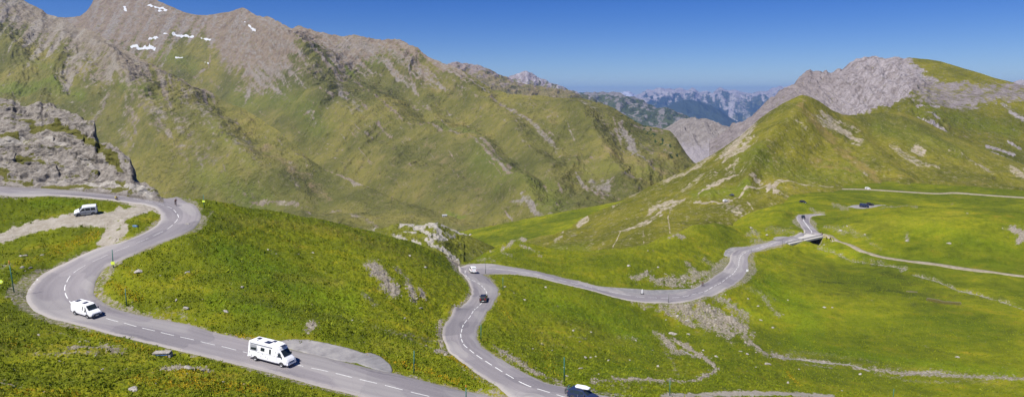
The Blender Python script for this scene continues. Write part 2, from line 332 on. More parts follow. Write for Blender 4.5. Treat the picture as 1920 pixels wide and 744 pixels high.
# trickle of pale stones beside the asphalt
rockm = np.maximum(rockm, sstep(.9, .1, RD+nz*1.3)*.62)
disp += free*rockm*(1-.75*meadow)*(fbm(X/2.1, Y/2.1, 41, 3)*.55+.16*ridged(X/.9, Y/.9, 43, 2))*np.clip(RR/150, .6, 1.4)
# water channels cut in, gravel turnout flattened
gravel_s = [([(0,445),(60,425),(120,412),(200,408),(240,400),(270,393)],15,1.),([(60,428),(150,415),(220,420),(190,455)],13,1.),([(225,395),(235,430),(200,460)],12,1.),([(245,380),(280,390),(297,397)],7,1.),([(0,398),(60,395)],0.1,0),
 ([(1240,742),(1330,739),(1450,737),(1560,742)],7,1.),([(1085,728),(1200,744)],3,.5)]
gravel = strokes(PX, PY, gravel_s, .8, nz*.6)
gravel *= 1-strokes(PX, PY, [([(240,415),(262,405),(285,400),(296,408),(285,425),(250,440)],7,1.)], .5, nz*.5)
pond = strokes(PX, PY, [([(1740,560),(1770,566),(1800,568)],4,1.),([(1700,545),(1720,547)],2,.8)], .6, nz*.4)
brook = strokes(PX, PY, [([(1533,464),(1566,473),(1598,488),(1631,492),(1675,498.6),(1702,503),(1690,507)],2.2,1.),([(1712,514),(1761,527),(1794,542),(1837,551),(1881,565),(1930,581)],2.6,1.)], .7, nz*.5)
stream = strokes(PX, PY, [([(1446,668),(1495,671),(1544,679.5),(1590,682),(1631,694)],1.6,1.),([(1696,700),(1756,697),(1821,704)],1.3,.8),([(1262,652),(1300,661),(1322,674),(1343,688),(1338,699),(1321,707),(1300,714)],1.2,.8)], .6, nz*.3)
disp *= 1-.85*gravel
padm = strokes(PX, PY, [([(505,643),(560,648),(620,658),(665,665)],19,1.),([(680,678),(715,683),(728,690)],16,1.),([(1362,473),(1385,466)],11,1.),([(1130,538),(1200,546),(1290,545)],9,1.),([(1455,447),(1475,446)],6,1.),([(1600,387),(1650,386)],6,1.)], .4)
disp *= 1-padm; disp -= .07*padm; rockm *= 1-padm
disp -= brook*.9+stream*.5+pond*.3
fl_s = [([(100,470),(180,440),(160,450)],16,.9),([(20,500),(90,480)],12,.5),([(190,520),(230,545),(260,560)],12,.9),([(230,500),(260,520)],14,.6),([(0,640),(60,650)],10,.5),([(150,620),(250,650),(320,665)],9,.6),([(250,710),(420,730)],16,.6),([(0,720),(150,740)],14,.5),
 ([(330,700),(500,735)],14,.7),([(400,622),(480,632),(560,645)],5,.9),([(640,655),(760,680),(860,715)],8,.7),([(830,660),(920,720)],8,.6),([(420,440),(520,420),(700,450)],12,.3),([(1380,590),(1400,540),(1370,560)],10,.45),([(1475,700),(1500,720)],5,.8),([(930,560),(960,600)],10,.4),([(1000,620),(1040,700)],14,.3),([(1250,520),(1240,500)],5,.5),([(1405,500),(1440,540)],6,.6),([(60,560),(90,600),(140,615)],4,.8)]
flower = strokes(PX, PY, fl_s, .9, nz*.9)*.8
flower = np.maximum(flower, .10*sstep(0, .6, fbm(X/9, Y/9, 55, 3))*(RR < 260))
lush = strokes(PX, PY, [([(420,470),(560,540),(650,570)],60,1.),([(400,560),(560,600)],30,.9),([(1000,560),(1150,600),(1200,640)],45,.9),([(1440,540),(1520,600),(1500,640)],50,.8),([(1500,650),(1700,680),(1900,700)],18,.8),([(1600,600),(1850,620)],40,.3),([(900,470),(870,460)],20,.8),([(60,380),(150,382)],12,.8),([(1480,440),(1400,420)],0.1,0),([(1020,690),(1200,695)],22,.7),([(1540,470),(1900,500)],12,.4),([(1700,420),(1900,470)],30,.4),([(1350,560),(1440,600)],10,.5)], 1., nz*.6)
dry = strokes(PX, PY, [([(420,410),(620,430),(800,490)],18,.9),([(520,520),(640,530)],16,.9),([(0,655),(300,665)],16,.7),([(100,700),(500,715)],18,.5),([(1050,605),(1200,650)],12,.6),([(1100,480),(1300,430)],16,.4),([(1240,700),(1260,690)],20,.5),([(1480,660),(1900,720)],16,.5),([(700,640),(800,660)],14,.6),([(1600,430),(1800,400)],20,.3),([(1000,610),(1040,640)],16,.5)], 1., nz*.6)
turf_shade = strokes(PX, PY, [([(430,560),(560,590),(640,600),(800,645)],22,1.),([(385,395),(430,430),(450,470)],20,.8),([(560,500),(640,545)],18,.5),([(190,520),(230,555)],10,.4),([(1000,590),(1120,610)],14,.5),([(900,560),(960,610)],12,.5),([(1180,590),(1230,600),(1270,640)],14,.6),([(0,480),(80,470)],14,.5),([(0,590),(60,610)],14,.5),([(100,690),(260,700)],8,.7),([(350,710),(560,735)],8,.6),([(1500,520),(1580,540),(1650,545),(1750,560)],34,1.),([(1640,500),(1700,530),(1760,560)],18,.9),([(1520,470),(1560,500)],14,.6),([(1200,470),(1400,450)],20,.35),([(1430,460),(1480,400)],12,.5),([(1780,555),(1880,560)],10,.8)], 1., nz*.8)  # darker green turf bands, with the shade of hill slopes painted in too
Z2 = Z+disp
Z2 = np.where(RD < .3, Z-.09, Z2); Z2 = np.where(TD < .2, Z-.06, Z2)
PK = [(np.array([1492, 1512, 1528]), 0)]
attrs = dict(rock=rockm, gravel=gravel, flower=flower, lush=lush, dry=dry, turf_shade=turf_shade, water=np.maximum.reduce([brook*.6, stream, pond]), pond=pond)
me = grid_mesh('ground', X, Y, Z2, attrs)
GR = dict(X=X, Y=Y, Z=Z2, PX=PX, PY=PY, RD=RD, rock=rockm, gravel=gravel, RR=RR, flower=flower, lush=lush, water=attrs['water'], disp=disp)
def gz(x, y):                            # height of the finished ground sheet
    a = np.interp(np.arctan2(x, y), az, np.arange(len(az))); b = np.interp(np.log(np.hypot(x, y)), lr, np.arange(len(lr)))
    i = np.clip(b.astype(int), 0, len(lr)-2); j = np.clip(a.astype(int), 0, len(az)-2); s = b-i; t = a-j
    return Z2[i, j]*(1-s)*(1-t)+Z2[i+1, j]*s*(1-t)+Z2[i, j+1]*(1-s)*t+Z2[i+1, j+1]*s*t
# material of the near ground
t = NT('alpine_meadow'); c = t.co()
big = t.noise(c, .035, 4, .6); mid = t.noise(c, .25, 4, .6); sm = t.noise(c, 1.6, 4, .65); fine = t.noise(c, 5.5, 3, .6)
patch = t.noise(t.map(c, (.6, 1.3, 2.)), .11, 5, .6, .6)
g = t.ramp(t.math('ADD', t.math('MULTIPLY', mid, .45), t.math('MULTIPLY', patch, .55)), [(.30, (0.0568, 0.0711, 0.0040)), (.42, (0.0880, 0.1092, 0.0045)), (.52, (0.1278, 0.1499, 0.0054)), (.60, (0.1676, 0.1651, 0.0081)), (.72, (0.2343, 0.1715, 0.0198))])
g = t.mix(t.math('MULTIPLY', t.attr('lush'), t.ms(mid, .3, .55, .4, 1.)), g, t.ramp(sm, [(.3, (0.0781, 0.1207, 0.0027)), (.55, (0.1136, 0.1715, 0.0036)), (.75, (0.1704, 0.2286, 0.0063))]))
g = t.mix(t.math('MULTIPLY', t.attr('dry'), t.ms(sm, .3, .7, .5, 1.)), g, t.ramp(mid, [(.3, (.125, .125, .015)), (.6, (.175, .165, .025)), (.8, (.22, .195, .05))]))
g = t.mix(t.math('MULTIPLY', t.attr('turf_shade'), t.ms(patch, .4, .6)), g, (.042, .058, .007))
g = t.mix(t.ms(t.noise(c, .85, 5, .72), .50, .66, 0., .5), g, (.045, .068, .004))
g = t.mix(t.ms(t.noise(c, 1.9, 4, .7), .52, .66, 0., .38), g, (.17, .19, .012))
g = t.mix(t.ms(t.noise(c, 3.1, 3, .7), .54, .68, 0., .5), g, (.045, .068, .004))
g = t.mix(t.ms(fine, .52, .72, 0., .35), g, (.16, .16, .02))
g = t.mix(t.ms(t.noise(c, .9, 5, .7), .61, .71, 0., .3), g, (.18, .165, .05))
g = t.mix(1., g, (1.12, 1.09, 1.), 'MULTIPLY'); vb = t.noise(c, .022, 3, .5); g = t.mix(t.ms(vb, .38, .62, .0, 1.), t.mix(1., g, (.68, .74, .74), 'MULTIPLY'), t.mix(1., g, (1.2, 1.15, 1.), 'MULTIPLY'))
vc = t.noise(t.map(c, (.35, 1., 1.)), .12, 4, .65); g = t.mix(t.ms(vc, .52, .68, 0., .5), g, t.mix(1., g, (.62, .74, .6), 'MULTIPLY'))
fl = t.math('MULTIPLY', t.attr('flower'), t.ms(t.noise(c, 3.2, 3, .7), .5, .62))
g = t.mix(t.math('MULTIPLY', fl, .85), g, (.34, .24, .008))
rk = t.ramp(t.noise(c, 1.3, 5, .7), [(.3, (.11, .095, .075)), (.48, (.22, .19, .155)), (.6, (.30, .27, .225)), (.78, (.42, .39, .34))])
rmask = t.ms(t.math('ADD', t.attr('rock'), t.math('MULTIPLY', t.math('SUBTRACT', t.noise(c, 1.6, 6, .78), .5), 3.6)), .34, .84)
g = t.mix(rmask, g, rk)
gv = t.ramp(t.noise(c, .5, 6, .75), [(.3, (.22, .19, .145)), (.5, (.30, .27, .225)), (.7, (.38, .35, .31))])
gm = t.ms(t.math('ADD', t.attr('gravel'), t.math('MULTIPLY', t.math('SUBTRACT', t.noise(c, .8, 6, .75), .5), 2.2)), .3, .62)
g = t.mix(gm, g, gv)
w = t.ms(t.attr('water'), .35, .65)
g = t.mix(w, g, t.mix(t.attr('pond'), (.22, .21, .20), (.10, .085, .012)))
hgt = t.math('ADD', t.math('MULTIPLY', sm, .5), t.math('MULTIPLY', fine, .35))
bm_ = t.bump(hgt, .6, .9)
t.out(g, t.math('SUBTRACT', .95, t.math('MULTIPLY', w, .55)), bm_, spec=.15)
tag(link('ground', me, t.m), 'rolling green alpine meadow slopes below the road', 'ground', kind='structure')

# ---------------------------------------------------------------- roads
t = NT('asphalt'); uv = t.n('ShaderNodeTexCoord').outputs['UV']; c = t.co()
sx = t.n('ShaderNodeSeparateXYZ', Vector=uv)
long_ = t.noise(t.map(uv, (9., .05, 1.)), 1., 4, .6)
pat = t.noise(t.map(uv, (1.2, .045, 1.)), 1., 1, .3)
a = t.ramp(long_, [(.25, (.168, .154, .164)), (.5, (.205, .189, .198)), (.75, (.24, .225, .23))])
a = t.mix(t.ms(pat, .53, .56, 0., .75), a, (.27, .255, .25))
a = t.mix(t.ms(pat, .40, .38, 0., .7), a, (.13, .12, .135))
e = t.math('ABSOLUTE', t.math('SUBTRACT', sx.outputs[0], .5))
edge = t.ms(t.math('ADD', e, t.math('MULTIPLY', t.math('SUBTRACT', t.noise(c, .8, 4, .7), .5), .12)), .40, .47)
a = t.mix(t.math('MULTIPLY', edge, .75), a, (.31, .285, .265))
tr = t.ms(t.math('ABSOLUTE', t.math('SUBTRACT', t.math('ABSOLUTE', t.math('SUBTRACT', e, .23)), .1)), .0, .07, .25, 0.)
a = t.mix(tr, a, (.17, .155, .165))
crk = t.n('ShaderNodeTexVoronoi', feature='DISTANCE_TO_EDGE', Vector=t.n('ShaderNodeVectorMath', operation='ADD', i0=c, i1=t.n('ShaderNodeTexNoise', Vector=c, Scale=.4).outputs['Color']).outputs[0], Scale=.16).outputs[0]
a = t.mix(t.ms(crk, .0, .008, .22, 0.), a, (.10, .09, .10))
jit = t.math('MULTIPLY', t.noise(c, .12, 2, .5), 1.)
cu = t.math('FLOOR', t.math('ADD', t.math('MULTIPLY', sx.outputs[0], 2.), t.math('MULTIPLY', jit, .25)))
cv_ = t.math('FLOOR', t.math('ADD', t.math('MULTIPLY', sx.outputs[1], .062), jit))
wn = t.n('ShaderNodeTexWhiteNoise', noise_dimensions='2D', Vector=t.n('ShaderNodeCombineXYZ', X=cu, Y=cv_).outputs[0]).outputs['Value']
a = t.mix(1., a, t.ramp(wn, [(0., (.80, .80, .82)), (.3, (.93, .93, .94)), (.7, (1., 1., 1.)), (1., (1.18, 1.17, 1.15))]), 'MULTIPLY')
a = t.mix(t.ms(t.noise(c, 3., 5, .8), .3, .7, 0., .3), a, (.26, .245, .25))
ASPH = t.out(a, .85, t.bump(t.noise(c, 25., 2), .02, .4), spec=.25)
t = NT('track_dirt'); c = t.co()
DIRT = t.out(t.ramp(t.noise(c, .5, 6, .7), [(.3, (.17, .15, .095)), (.5, (.26, .225, .165)), (.7, (.33, .30, .24))]), .95)
t = NT('turnout_asphalt'); c = t.co()
PADM = t.out(t.ramp(t.noise(c, .5, 6, .7), [(.34, (.17, .162, .166)), (.5, (.225, .215, .217)), (.66, (.29, .278, .265))]), .9)
t = NT('dark_turnout'); c = t.co()
PADD = t.out(t.ramp(t.noise(c, .6, 6, .7), [(.3, (.15, .145, .15)), (.5, (.20, .195, .20)), (.7, (.27, .26, .245))]), .9)
def ribbon(name, L, Rr, mat, off=.05, nx=8, lab=None):
    s = np.linspace(0, 1, nx+1)[None, :, None]
    # lightly wavering outer edges
    wob = fbm(np.arange(len(L))/6.0, np.zeros(len(L)), 3, 3)*.35
    d = Rr-L; l = np.linalg.norm(d[:, :2], axis=1)[:, None]; u = d/l
    L2 = L-u*(wob[:, None]); R2 = Rr+u*(np.roll(wob, 37)[:, None])
    P = L2[:, None]*(1-s)+R2[:, None]*s
    zz = ground(P[..., 0], P[..., 1])+off
    ctr = (L+Rr)/2; ar = np.concatenate([[0], np.cumsum(np.linalg.norm(np.diff(ctr[:, :2], axis=0), axis=1))])
    # skirts: the outermost rows go down into the ground
    PXx = np.concatenate([P[:, :1]-u[:, None]*.25, P, P[:, -1:]+u[:, None]*.25], 1)
    zz = np.concatenate([zz[:, :1]-.3, zz, zz[:, -1:]-.3], 1)
    U_ = np.concatenate([[0], np.linspace(0, 1, nx+1), [1]])[None]*np.ones((len(L), 1)); V_ = ar[:, None]*np.ones((1, nx+3))
    me = grid_mesh(name, PXx[..., 0], PXx[..., 1], zz, uv=(U_, V_))
    o = link(name, me, mat); tag(o, lab, 'road', kind='structure')
    return o
ribbon('road', *RIB['r1'], ASPH, lab='upper asphalt road with the wide left hairpin and the white motorhome')
ribbon('road', *RIB['r2'], ASPH, lab='lower winding asphalt road that runs to the little bridge')
ribbon('road', *RIB['r3'], ASPH, off=.09, nx=5, lab='short asphalt road climbing away beyond the bridge')
ribbon('path', *widen(*RIB['sd'], -.55), DIRT, nx=3, lab='pale gravel track running right from the bridge')
ribbon('path', *RIB['fr'], DIRT, off=.1, nx=2, lab='thin far road crossing the right hillside')
def pad(name, poly, mat, lab, off=.03):
    P = np.array([hit(a, b) for a, b in poly]); c0 = P.mean(0)
    K = 10; rings = []
    Pd = catmull(np.vstack([P, P[:1]]), .5)[:-1]; Pd = c0+(Pd-c0)*(1+.09*fbm(Pd[:, 0]/1.3, Pd[:, 1]/1.3, 66, 3)+.04*perlin(Pd[:, 0]/.5, Pd[:, 1]/.5, 67))[:, None]
    for k in range(K+1):
        q = c0+(Pd-c0)*(k/K); q = q.copy(); q[:, 2] = ground(q[:, 0], q[:, 1])+off; rings.append(q)
    q = c0+(Pd-c0)*1.03; q[:, 2] = ground(q[:, 0], q[:, 1])-.25; rings.append(q)
    A_ = np.stack(rings); A_ = np.concatenate([A_, A_[:, :1]], 1)
    o = link(name, grid_mesh(name, A_[..., 0], A_[..., 1], A_[..., 2]), mat); tag(o, lab, 'pavement', kind='structure')
pad('pavement', [(495,641),(560,636),(610,643),(660,655),(690,667),(672,678),(620,672),(560,657)], PADM, 'grey paved turnout beside the white motorhome', .08)
pad('pavement', [(660,676),(690,662),(715,670),(735,690),(728,697),(700,690)], PADD, 'dark worn end of the paved turnout', .11)
pad('pavement', [(1357,478),(1362,468),(1380,463),(1402,462),(1388,467),(1374,473),(1369,481)], PADM, 'small grey paved layby inside the bend before the bridge')
pad('pavement', [(1120,536),(1155,539),(1212,543),(1262,545.5),(1300,541),(1272,549),(1230,552.5),(1180,548)], PADD, 'dark paved layby strip on the far side of the road')
pad('pavement', [(1450,448),(1453,444.5),(1470,443),(1480,444.5),(1462,449)], PADM, 'small paved layby left of the bridge')
pad('pavement', [(1592,387),(1605,384.2),(1640,384.4),(1662,384.8),(1635,389),(1610,390.8)], PADM, 'small car park on the rise beyond the bridge')

# road markings: short centre dashes as thin sheets
def dashes(name, pl, lab, dash=3., gap=1.4, w=.15, off=.065, skip=()):
    P = np.array([hit(a, b) for a, b in pl]); D = catmull(P, .25)
    s = np.concatenate([[0], np.cumsum(np.linalg.norm(np.diff(D[:, :2], axis=0), axis=1))])
    co = []; fa = []; pos = 0
    while pos < s[-1]-dash:
        q = np.linspace(pos, pos+dash, 7); x = np.interp(q, s, D[:, 0]); y = np.interp(q, s, D[:, 1])
        dx = np.gradient(x); dy = np.gradient(y); l = np.hypot(dx, dy); nx_, ny_ = -dy/l*w/2, dx/l*w/2
        b = len(co)
        for i in range(7):
            for sg in (1, -1):
                xx, yy = x[i]+sg*nx_[i], y[i]+sg*ny_[i]; co.append((xx, yy, float(ground(xx, yy))+off))
        for i in range(6): fa.append((b+2*i, b+2*i+1, b+2*i+3, b+2*i+2))
        pos += dash+gap
    o = link(name, tri_mesh(name, co, fa, 4), M('markings')); tag(o, lab, 'road markings', kind='structure')
dashes('road_markings', [(-50,353),(0,357),(75,361),(150,363.5),(200,367),(240,371),(284,379),(307,385),(323,391.6),(331,400),(334.5,407.5),(328.5,417),(316,428),(297,438),(273,449),(245,460.5),(211,473.5),(182,487),(156.5,499.5),(135,514),(124,531),(121.5,545),(128,561),(150,582),(199.5,597),(234,606),(285,619),(340,632),(400,646),(460,660.5),(558,684),(618,697),(680.5,712.5),(744.5,728),(788,739),(850,754)], 'white broken centre line of the upper road')
dashes('road_markings', [(1130,757),(1057.5,744),(1004.7,728),(966,711),(943.7,698),(910.6,677),(894,666),(880,655),(869,644.7),(864,630),(865.5,620),(870,607),(883.5,590),(894,577),(906,563),(912,552.5),(910.6,545),(899,532.5),(882,523.5),(872,513),(877,505),(905,503.5),(960,507),(1005,514.5),(1061,527.5),(1118,541),(1155,549),(1200,556.5),(1240,558.5),(1279,556.5),(1311,549),(1344,534),(1371,516),(1384,500),(1386,488),(1391,478),(1405,470),(1438,460),(1465,452.7),(1495,447)], 'white broken centre line of the lower winding road', w=.17)
dashes('road_markings', [(1522,437),(1516,426.5),(1508,416),(1506,409)], 'white centre line climbing away from the bridge', dash=8, gap=.5, w=.3, off=.12)
# worn white lettering strokes on the outer edge of the left hairpin
co = []; fa = []
for i, (a, b) in enumerate([(71,523),(69,526.5),(67,530),(66,533),(64,536),(62,540),(60,544),(59,547),(58.5,550.5)]):
    for k in range(3):
        p = hit(a+rng.uniform(-2, 5), b+rng.uniform(-1.5, 1.5)); an = rng.uniform(0, 3.1); l_, w_ = rng.uniform(.3, .6), .1
        d1 = np.array([math.cos(an), math.sin(an)]); d2 = np.array([-d1[1], d1[0]]); bb = len(co)
        for s1, s2 in ((-1, -1), (1, -1), (1, 1), (-1, 1)):
            q = p[:2]+d1*s1*l_/2+d2*s2*w_; co.append((q[0], q[1], float(ground(q[0], q[1]))+.066+.004*(i % 2)))
        fa.append((bb, bb+1, bb+2, bb+3))
tag(link('road_lettering', tri_mesh('road_lettering', co, fa, 4), M('markings')), 'worn white painted scrawl on the outside of the left hairpin', 'road markings', kind='structure')

# ---------------------------------------------------------------- mountains: each a slope lofted from its foot to its crest
def pchip(xk, Y, x):                     # monotone cubic through rows; Y (n, m), x (q,)
    xk = np.asarray(xk, float); h = np.diff(xk); d = np.diff(Y, axis=0)/h[:, None]; m = np.zeros_like(Y)
    s = (d[:-1]*d[1:]) > 0
    m[1:-1] = np.where(s, 2*d[:-1]*d[1:]/np.where(s, d[:-1]+d[1:], 1), 0); m[0] = d[0]; m[-1] = d[-1]
    i = np.clip(np.searchsorted(xk, x, side='right')-1, 0, len(xk)-2); t = ((x-xk[i])/h[i])[:, None]; H = h[i][:, None]
    return (2*t**3-3*t**2+1)*Y[i]+(t**3-2*t**2+t)*H*m[i]+(-2*t**3+3*t**2)*Y[i+1]+(t**3-t**2)*H*m[i+1]
def smooth1(a, w):
    if w <= 0: return a
    k = np.exp(-.5*(np.arange(-3*w, 3*w+1)/w)**2); k /= k.sum(); return np.convolve(np.pad(a, 3*w, mode='edge'), k, 'valid')
def loft(name, curves, x0, x1, nx, ny, back=(60, .75), sm=6, relief=None, ridge_keep=.5, ridge_sm=1):
    px = np.linspace(x0, x1, nx); Ks = []; Zs = []
    for ci, c in enumerate(curves):
        c = sorted(c); a = np.array(c, float)
        py = np.interp(px, a[:, 0], a[:, 1]); k = np.interp(px, a[:, 0], a[:, 2])
        w = ridge_sm if ci == len(curves)-1 else sm
        py = smooth1(py, w); k = smooth1(k, max(sm, 3)*2)
        Ks.append(k); Zs.append(z_from(py, k))
    Ks = np.array(Ks); Zs = np.array(Zs); m = len(curves)
    tt = np.concatenate([np.linspace(0, m-1, ny)])
    K = pchip(np.arange(m), Ks, tt); Zz = pchip(np.arange(m), Zs, tt)
    bl, bs = back
    e = np.array([.02, .06, .15, .3, .6, 1.])[:, None]
    K = np.vstack([K, K[-1]+e*bl]); Zz = np.vstack([Zz, Zz[-1]-(e**1.3)*bl*bs])
    PXc = px[None]*np.ones_like(K); X = (PXc-960)/F*K; Y = (K+Zz*ST)/CT
    v = np.concatenate([tt/(m-1), 1+e[:, 0]])[:, None]*np.ones_like(K)
    ppx, ppy = project(X, Y, Zz)
    if relief is not None:
        w = 1-(1-ridge_keep)*sstep(.8, 1., v)
        Zz = Zz+relief(X, Y, Zz, ppx, ppy, v)*w
    return dict(X=X, Y=Y, Z=Zz, PX=ppx, PY=ppy, v=v)
def gully(X, Y, lam, ang, seed, warp=.5, stretch=4.5):
    a = X*math.cos(ang)+Y*math.sin(ang); b = -X*math.sin(ang)+Y*math.cos(ang)
    wx = fbm(X/(lam*3), Y/(lam*3), seed+90, 3)*warp
    return ridged(a/lam+wx, b/(lam*stretch)+wx*.5, seed, 4)
def mountain_mat(name, S, grass, rocks, gsc=1., bump=1., forest=None):
    """S: size of the finest mottling in metres"""
    t = NT(name); c = t.co()
    n1 = t.noise(c, .12/S, 5, .6, .4); n2 = t.noise(c, .5/S, 5, .65); n3 = t.noise(c, 1.6/S, 3, .7)
    g = t.ramp(t.math('ADD', t.math('MULTIPLY', n1, .6), t.math('MULTIPLY', n2, .4)), [(.3, grass[0]), (.45, grass[1]), (.58, grass[2]), (.72, grass[3])])
    g = t.mix(t.ms(t.noise(c, .03/S, 4, .6), .38, .62), t.mix(1., g, (.78, .80, .8), 'MULTIPLY'), t.mix(1., g, (1.18, 1.12, 1.), 'MULTIPLY'))
    g = t.mix(t.math('MULTIPLY', t.attr('lush'), .8), g, grass[4])
    g = t.mix(t.ms(t.math('ADD', t.attr('dry'), t.math('SUBTRACT', n2, .5)), .3, .8, 0., .8), g, grass[5])
    g = t.mix(t.ms(t.noise(c, 1.3/S, 6, .82), .52, .66, 0., .62), g, rocks[1])
    g = t.mix(t.ms(t.noise(c, .8/S, 6, .8), .53, .66, 0., .6), g, tuple(x*.6 for x in grass[0]))
    rk = t.ramp(n2, [(.28, rocks[0]), (.5, rocks[1]), (.72, rocks[2])])
    tone = t.attr('tone')
    rk = t.mix(t.ms(tone, 0., 1.), rk, t.ramp(n3, [(.3, rocks[3]), (.7, rocks[4])]))
    n4 = t.math('SUBTRACT', t.noise(c, .9/S, 6, .72), .5)
    m = t.ms(t.math('ADD', t.attr('rock'), t.math('MULTIPLY', n4, 2.6)), .30, .86)
    rk = t.mix(t.ms(t.noise(t.map(c, (1., 1., 2.5)), 1.1/S, 6, .8), .53, .66, 0., .55), rk, tuple(x*.5 for x in rocks[0]))
    rk = t.mix(t.ms(t.noise(c, 2.1/S, 5, .8), .54, .68, 0., .5), rk, tuple(min(1, x*1.15) for x in rocks[4]))
    col = t.mix(m, g, rk)
    if forest:
        col = t.mix(t.ms(t.math('ADD', t.attr('forest'), t.math('MULTIPLY', n4, 1.4)), .5, .6), col, forest)
    col = t.mix(t.ms(t.math('ADD', t.attr('snow'), t.math('MULTIPLY', n4, .8)), .35, .6), col, (.50, .52, .56))
    b = t.bump(t.math('ADD', n2, t.math('MULTIPLY', n3, .6)), S*.9*bump, .75)
    return t.out(col, .95, b, spec=.1)
def mesh_out(name, G, attrs, mat, lab, cat='mountain'):
    for k in ('rock', 'tone', 'snow', 'dry', 'lush', 'forest'):
        attrs.setdefault(k, np.zeros(G['X'].shape))
    o = link(name, grid_mesh(name, G['X'], G['Y'], G['Z'], attrs), mat); tag(o, lab, cat, kind='structure'); return o
GRASS_MID = [(0.0760, 0.0788, 0.0247), (0.1075, 0.1097, 0.0309), (0.1456, 0.1379, 0.0411), (0.1978, 0.1618, 0.0699), (0.1107, 0.1407, 0.0224), (0.2374, 0.1716, 0.1068)]
GRASS_R = [(0.0718, 0.0758, 0.0104), (0.1076, 0.1113, 0.0130), (0.1449, 0.1397, 0.0169), (0.1863, 0.1538, 0.0338), (0.1076, 0.1397, 0.0104), (0.2139, 0.1515, 0.0546)]
ROCK_BR = [(.16, .13, .11), (.25, .21, .18), (.32, .28, .245), (.30, .29, .29), (.42, .40, .38)]

# --- M1: the long slope on the left
c0 = [(-250,520,640),(0,515,660),(300,500,680),(600,480,660),(800,470,600),(950,470,560),(1060,475,520)]
c1 = [(-250,400,1000),(0,400,1000),(300,400,1000),(500,402,960),(650,408,880),(800,425,760),(950,445,660),(1060,455,600)]
c2 = [(-250,300,1180),(0,300,1160),(200,300,1120),(320,300,1060),(450,320,1020),(600,370,960),(700,390,900),(800,412,800),(950,437,680),(1060,450,610)]
c3 = [(-250,190,1450),(0,190,1400),(120,190,1380),(220,190,1280),(300,190,1200),(380,230,1140),(480,280,1080),(600,345,1000),(700,372,930),(800,404,830),(950,433,690),(1060,449,615)]
c4 = [(-250,60,1700),(0,80,1600),(60,100,1580),(150,110,1560),(200,120,1480),(260,140,1380),(320,170,1320),(380,195,1230),(480,250,1130),(600,325,1030),(700,362,950),(800,399,850),(950,431,700),(1060,447,620)]
rd = [(-250,-120,1900),(-60,-70,1850),(0,-32,1820),(35,-4,1800),(50,8,1790),(65,16,1780),(78,20,1780),(90,31,1780),(104,36,1760),(120,40,1740),(135,48,1720),(147,56,1700),(165,60,1670),(180,66,1640),(192,74,1600),(210,84,1560),(224,94,1530),(245,104,1490),(270,116,1450),(294,129,1420),(315,142,1390),(332,150,1370),(360,163,1330),(380,170,1300),(430,195,1230),(487,224,1170),(519,245,1130),(550,273,1090),(582,301,1060),(610,319,1040),(652,333,1000),(700,356,960),(750,378,910),(800,396,860),(860,412,790),(950,430,710),(1060,446,625)]
def rel1(X, Y, Z, px, py, v):
    up = sstep(330, 120, py)
    ang = np.where(px < 150, .5, 0)
    g = gully(X, Y, 95, .55, 3)*(1-sstep(180, 300, px))+gully(X, Y, 95, -.35, 4)*sstep(180, 300, px)
    sp = strokes(px, py, [([(200,90),(250,190),(300,300)],44,.8),([(330,160),(400,240),(480,330),(560,380)],46,.8),([(120,60),(110,150),(60,240)],34,.6)], 1.1)*17*sstep(1, .9, v)
    return sp+(g*27+ridged(X/34, Y/60, 8, 4)*6)*(.16+.6*up)+fbm(X/150, Y/150, 6, 3)*14*(1-sstep(.8, 1, v)*.5)+fbm(X/24, Y/24, 7, 4)*4*(.5+up)
G = loft('hillside', [c0, c1, c2, c3, c4, rd], -230, 1050, 900, 560, back=(300, .6), sm=14, relief=rel1, ridge_keep=.35)
G1 = G
X, Y, px, py = G['X'], G['Y'], G['PX'], G['PY']
nz = fbm(px/28, py/16, 61, 5); nf = fbm(px/7, py/5, 62, 4)
# rock line: everything above it is bare; streaks of scree and grass run down from it
line = np.interp(px, [-250,0,60,110,160,200,240,290,340,400,460], [120,50,95,95,125,150,165,165,185,190,160])
q1 = px+.75*py; q2 = px-.35*py
st = np.where(px < 210, fbm(q1/13, (py-.4*px)/110, 63, 4), fbm(q2/12, py/90, 64, 4))
rock = sstep(-50, 42, (line-py)+st*85+nf*18)
rock = strokes(px, py, [([(15,60),(5,140)],9,.2),([(190,150),(240,90),(250,160)],40,.9),([(120,165),(150,120),(185,75)],24,.9),([(70,60),(110,90)],20,.8),([(160,150),(225,110)],30,.8),([(205,190),(180,230),(130,260)],9,.6),([(110,215),(70,250)],9,.5),([(230,250),(220,300)],4,.5),([(215,260),(245,265),(300,300)],6,.2),
  ([(250,180),(280,220),(300,250)],30,.62),([(300,190),(340,250),(380,290)],34,.52),([(370,215),(430,260),(470,300)],34,.48),([(330,290),(420,300)],26,.45),([(235,250),(245,320)],18,.45),([(160,225),(175,245)],16,.4),([(410,230),(440,240)],14,.55),([(300,250),(320,262)],12,.85),([(240,215),(262,245)],14,.8),([(25,180),(35,200)],4,.8),([(135,208),(180,225)],6,.5),
  ([(248,235),(255,262)],5,.8),([(540,345),(580,362)],7,.45),([(440,285),(470,300)],9,.5),([(520,270),(560,300)],5,.4),([(610,318),(650,336),(680,350)],3.5,.95),([(655,335),(665,340)],4,.9),([(690,350),(720,360),(745,375)],4,.7),([(440,355),(480,375)],4,.45),([(385,265),(400,310)],12,.3),
  ([(470,378),(490,380),(510,384),(560,396)],5,.9),([(485,382),(500,380)],6,1.),([(565,398),(580,408)],4,1.),([(600,412),(640,405)],3,.8),([(535,335),(560,350)],7,.4),([(640,412),(700,425),(720,436)],4,.6)], .9, st*.9+nz*.9+nf*.8, rock)*.92
rock = np.maximum(rock, .50*sstep(.15, .6, nz*.7+.7*st)*sstep(400, 300, py))
